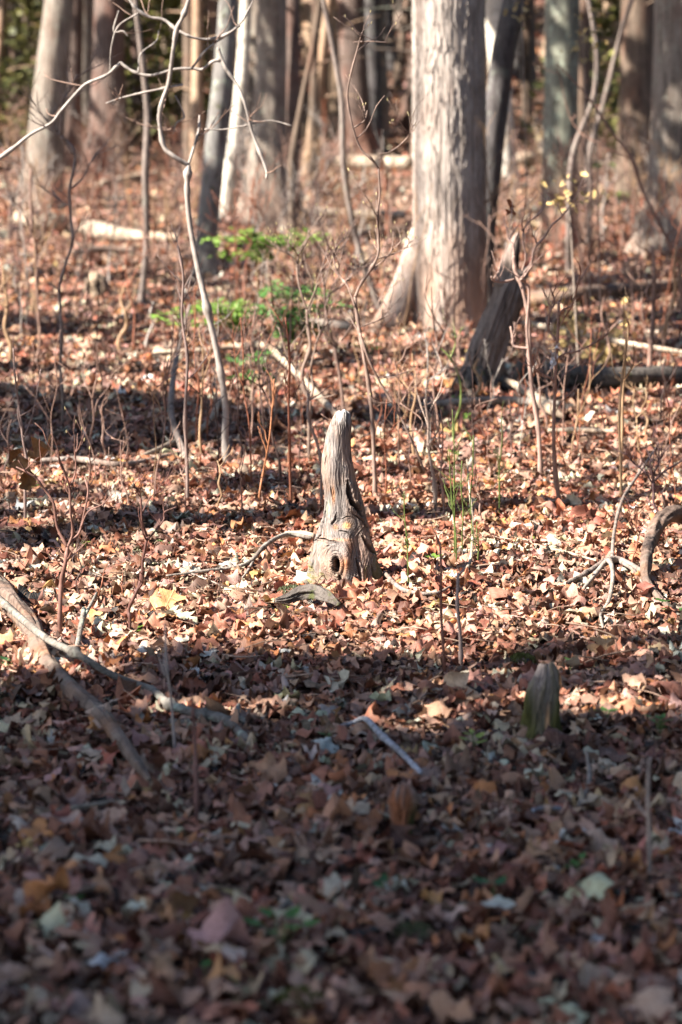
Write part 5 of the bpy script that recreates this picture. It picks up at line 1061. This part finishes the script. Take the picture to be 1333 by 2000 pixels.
# moss cushions
for k, (px, py, w, h, lab) in enumerate([(1020, 1310, 56, 30, 'olive moss cushion beside the small mossy stump'), (805, 1850, 90, 36, 'grey-green moss cushion in the near shade'), (572, 1190, 60, 22, 'small olive moss tuft growing on the mossy root'), (590, 1985, 110, 46, 'grey-green moss patch at the bottom edge'), (730, 870, 60, 14, 'yellowish moss patch beyond the weathered stump')]):
    g = G(px, py); sc = proj(g)[2]/F; rx = w/2*sc; rz = h*.6*sc; r = random.Random(k); items = []
    for q in range(260):
        u, a = r.random()**.5, r.random()*6.283; p = g + np.array([rx*u*math.cos(a), rx*u*math.sin(a)*.9, rz*math.sqrt(max(0, 1-u*u)) + (.062 if 'mossy root' in lab else .025)]); items.append((p, (r.gauss(0, .5), r.gauss(0, .5), 1), (r.gauss(0, 1), -1, 0), .014*r.uniform(.6, 1.2), np.array((.12, .115, .035) if k in (0, 3) else (.12, .13, .075))*r.uniform(.6, 1.4)))
    ob = leaves_obj('moss_cushion', items, g, None, M['green'], [leaf_template('slim', 4, False, .5, .5, .3, q) for q in range(2)]); ob.location = g; tag(ob, lab, 'moss')

# ================================================================== CANOPY: sprays of foliage that shade all but the gaps
def canopy_targets(n, y0, y1, half):
    y = y0 + (y1-y0)*rng.random(n)**.75; x = rng.uniform(-1, 1, n)*(half*y+2.2); z = H(x, y); p = np.stack([x, y, z], -1)
    px, py, d = proj(p); inside = (px > -60) & (px < 1393) & (py < 1950)
    L = lit(np.clip(px, 0, 1333), np.clip(py, 200, 1800)); L = np.where(py < 290, L*.6, np.where(py < 640, L+.13, L))
    Lo = np.clip(.5 + 1.3*fbm(x*.7+3, y*.7, 0*x, 3), 0, 1)*np.where(y < 7.6, .12, .75); L = np.where(inside, L, Lo)
    # the gaps have ragged edges, with patches of light and shade around them
    nz = (fbm(x*2.4+5, y*2.0, 0*x, 4)*1.3)*np.clip(4.5*L*(1-L), 0, 1); dark = rng.random(n) < np.clip((.55 - L + .9*nz)/.38, 0, 1)**1.5
    holes = fbm(x*5, y*5, 0*x+7, 2) > .62 - .5*L
    return p[dark & ~holes]
SHADED = []    # trunks the canopy keeps in shade: (x0, y0, z0, x1, y1, z1, radius, number of sprays)
def blocks_post(Cc):
    bad = np.zeros(len(Cc), bool); s = SUN
    for (x, y, z0, z1, r) in LIT_POSTS:
        dx, dy = Cc[:, 0]-x, Cc[:, 1]-y; hs = math.hypot(s[0], s[1]); t = (dx*s[0]+dy*s[1])/hs**2; perp = np.abs(dx*s[1]-dy*s[0])/hs; zz = Cc[:, 2]-t*s[2]
        bad |= (t > 0) & (perp < r+.12) & (zz > z0-.1) & (zz < z1+.1)
    return bad
TX = np.array([[c[0][0], c[0][1]] for c in CROWN_TREES])
def canopy(targets, hmin, hmax, size, keepbad=.07):
    n = len(targets); hh = rng.uniform(hmin, hmax, n); Cc = targets + SUN*(hh/SUN[2])[:, None]
    # stay well above what the picture shows, and above the ground there
    clear = (Cc[:, 2] > CAM_H + .5 + .08*np.clip(Cc[:, 1], 0, 999)) & (Cc[:, 2] > H(Cc[:, 0], Cc[:, 1])+2.5)
    ok = clear & (~blocks_post(Cc) | (rng.random(n) < keepbad)); Cc = Cc[ok]
    return Cc, np.full(len(Cc), size)*rng.uniform(.7, 1.3, len(Cc))
def post_targets(px0, py0, px1, py1, base, rpx, n):
    g = G(*base); a, b = P(px0, py0, g[1]), P(px1, py1, g[1]); f = rng.random(n)[:, None]; rr = rpx*proj(g)[2]/F
    return a*(1-f)+b*f + rng.normal(0, 1, (n, 3))*np.array([rr*.5, rr*.5, rr*.3])
SH = np.vstack([post_targets(1350, 0, 1350, 440, (1300, 500), 50, 170), post_targets(940, 760, 1000, 560, (935, 765), 45, 40), post_targets(403, 330, 400, 540, (400, 550), 22, 120), post_targets(540, 0, 545, 330, (520, 445), 34, 130),
                post_targets(1105, 0, 1100, 470, (1092, 480), 30, 120)])
parts = [canopy(SH, 6, 10, .2, 1.0), canopy(canopy_targets(66000, 1.5, 16, .20), 8.0, 14.5, .19, 0), canopy(canopy_targets(46000, 14, 44, .18), 8, 14, .27, 0), canopy(canopy_targets(16000, 44, 112, .18), 7, 12, .7, .5)]
Cc = np.vstack([p[0] for p in parts]); Sz = np.concatenate([p[1] for p in parts])
near = np.zeros(len(Cc), int)
for a in range(0, len(Cc), 20000): near[a:a+20000] = np.argmin(((Cc[a:a+20000, None, :2]-TX[None])**2).sum(-1), 1)
def sprays(Cs, S, o, name, mat, root):
    n = len(Cs); R_ = rotmats(rng.uniform(0, 6.28, n), rng.normal(0, .5, n), rng.normal(0, .5, n))
    base = np.array([[0, -.5, 0], [.32, -.12, .05], [.24, .28, .02], [0, .55, -.08], [-.24, .28, .02], [-.32, -.12, .05]])
    V = np.einsum('nij,vj->nvi', R_, base)*S[:, None, None]*1.25 + Cs[:, None]-o; q = (np.array([[0, 1, 2, 5], [5, 2, 3, 4]])[None] + (np.arange(n)*6)[:, None, None]).reshape(-1, 4)
    return tag(link(name, mesh_np(name, V.reshape(-1, 3), q, smooth=False, mat=mat), root), kind='stuff')
print('canopy sprays', len(Cc))
crown_shared = []
for k, (o, root, ctr) in enumerate(CROWN_TREES):
    ix = np.where(near == k)[0]; top = float(ctr[-1][2])
    own = []
    if len(ix): own.append(Cc[ix])
    if len(ix) > 0: sprays(Cc[ix], Sz[ix], o, 'crown', M['needles'], root)
    elif o[1] > 40:
        if len(crown_shared) < 3:
            n = 260; a = rng.uniform(0, 6.28, n); rr = rng.random(n)**.5*1.9; P3 = np.stack([rr*np.cos(a), rr*np.sin(a), rng.uniform(5.5, 13, n)], -1); P3[:, :2] *= (1.1-(P3[:, 2:]-5.5)/9)
            ob = sprays(P3, np.full(n, .7), np.zeros(3), 'crown', M['needles'], root); crown_shared.append(ob.data)
        else: tag(link('crown', crown_shared[k % 3], root), kind='stuff')
dr_ = random.Random(4); dense = []  # unseen evergreens added to block sky fill on the main trunk's dark side
for k, (x, y) in enumerate([(4.4, 7.5), (6.0, 12), (7.0, 15.5), (8.0, 20.5), (9.6, 24), (11.0, 30), (9, 10), (12, 16), (14, 24), (15, 34), (4.0, 1.5), (2.5, -4), (-2.5, -5.5), (6.5, -2), (16, 42), (11.5, 37)]):
    o = np.array([x, y, float(H(x, y))]); root = thing('sky_block_evergreen', 'dense unseen evergreen added beside the clearing to block sky light', 'tree', o, 'unseen evergreens added to block sky light')
    root.rotation_euler[2] = dr_.random()*6.28
    if len(dense) < 2:
        n = 2600; hz = rng.random(n)*10.5+1.0; a = rng.uniform(0, 6.28, n); rr = (1.9*(1-hz/13)+.2)*rng.random(n)**.5; ob = sprays(np.stack([rr*np.cos(a), rr*np.sin(a), hz-.2*rr], -1), np.full(n, .34), np.zeros(3), 'crown', M['needles'], root)
        t = Tubes(); t.add([[0, 0, -.3], [0, 0, 5], [0, 0, 12]], [.22, .15, .02], 12, 12, rough=.1); tr_ = t.build('trunk', M['far_brown'], root); dense.append((ob.data, tr_.data))
    else:
        tag(link('crown', dense[k % 2][0], root), kind='stuff'); link('trunk', dense[k % 2][1], root)
# young evergreens under the far trees: dark and yellowish green masses between the trunks
ev = random.Random(12); shared_ev = []
for k in range(30):
    y = ev.uniform(68, 130); x = ev.uniform(-1, 1)*(.141*y*1.4+2); yel = k % 5 == 0 or k < 9
    if k < 9: gq = G(*[(190, 262), (325, 250), (150, 285), (1262, 285), (1225, 330), (60, 270), (350, 262), (1300, 262), (250, 246)][k]); x, y = gq[0], gq[1]
    z = float(H(x, y)); o = np.array([x, y, z])
    root = thing('young_evergreen', far_label(('yellow-green' if yel else 'dark green') + ' young evergreen', o), 'evergreen', o, 'young evergreens under the far trees'); root.rotation_euler[2] = ev.random()*6.28
    sclx = ev.uniform(.8, 1.6); root.scale = (sclx, sclx, sclx)
    if len(shared_ev) < 6:
        n = 900; hz = rng.random(n)**1.3*4.5+.3; a = rng.uniform(0, 6.28, n); rr = (1.7*(1-hz/5.3)+.15)*rng.random(n)**.6; P3 = np.stack([rr*np.cos(a), rr*np.sin(a), hz-.15*rr], -1)
        m_ = M['needles_y'] if len(shared_ev) % 2 else M['needles']; ob = sprays(P3, np.full(n, .17), np.zeros(3), 'foliage', m_, root); shared_ev.append(ob.data)
        t = Tubes(); t.add([[0, 0, -.2], [0, 0, 2], [0, 0, 4.8]], [.07, .05, .01], 7, 8, col=(.2, .15, .11)); sm = t.build('trunk', M['twig'], root)
        stem_me = sm.data
    else:
        tag(link('foliage', shared_ev[ev.choice([1, 3, 5]) if yel else ev.choice([0, 2, 4])], root), kind='stuff'); link('trunk', stem_me, root)
print('objects', len(bpy.data.objects))
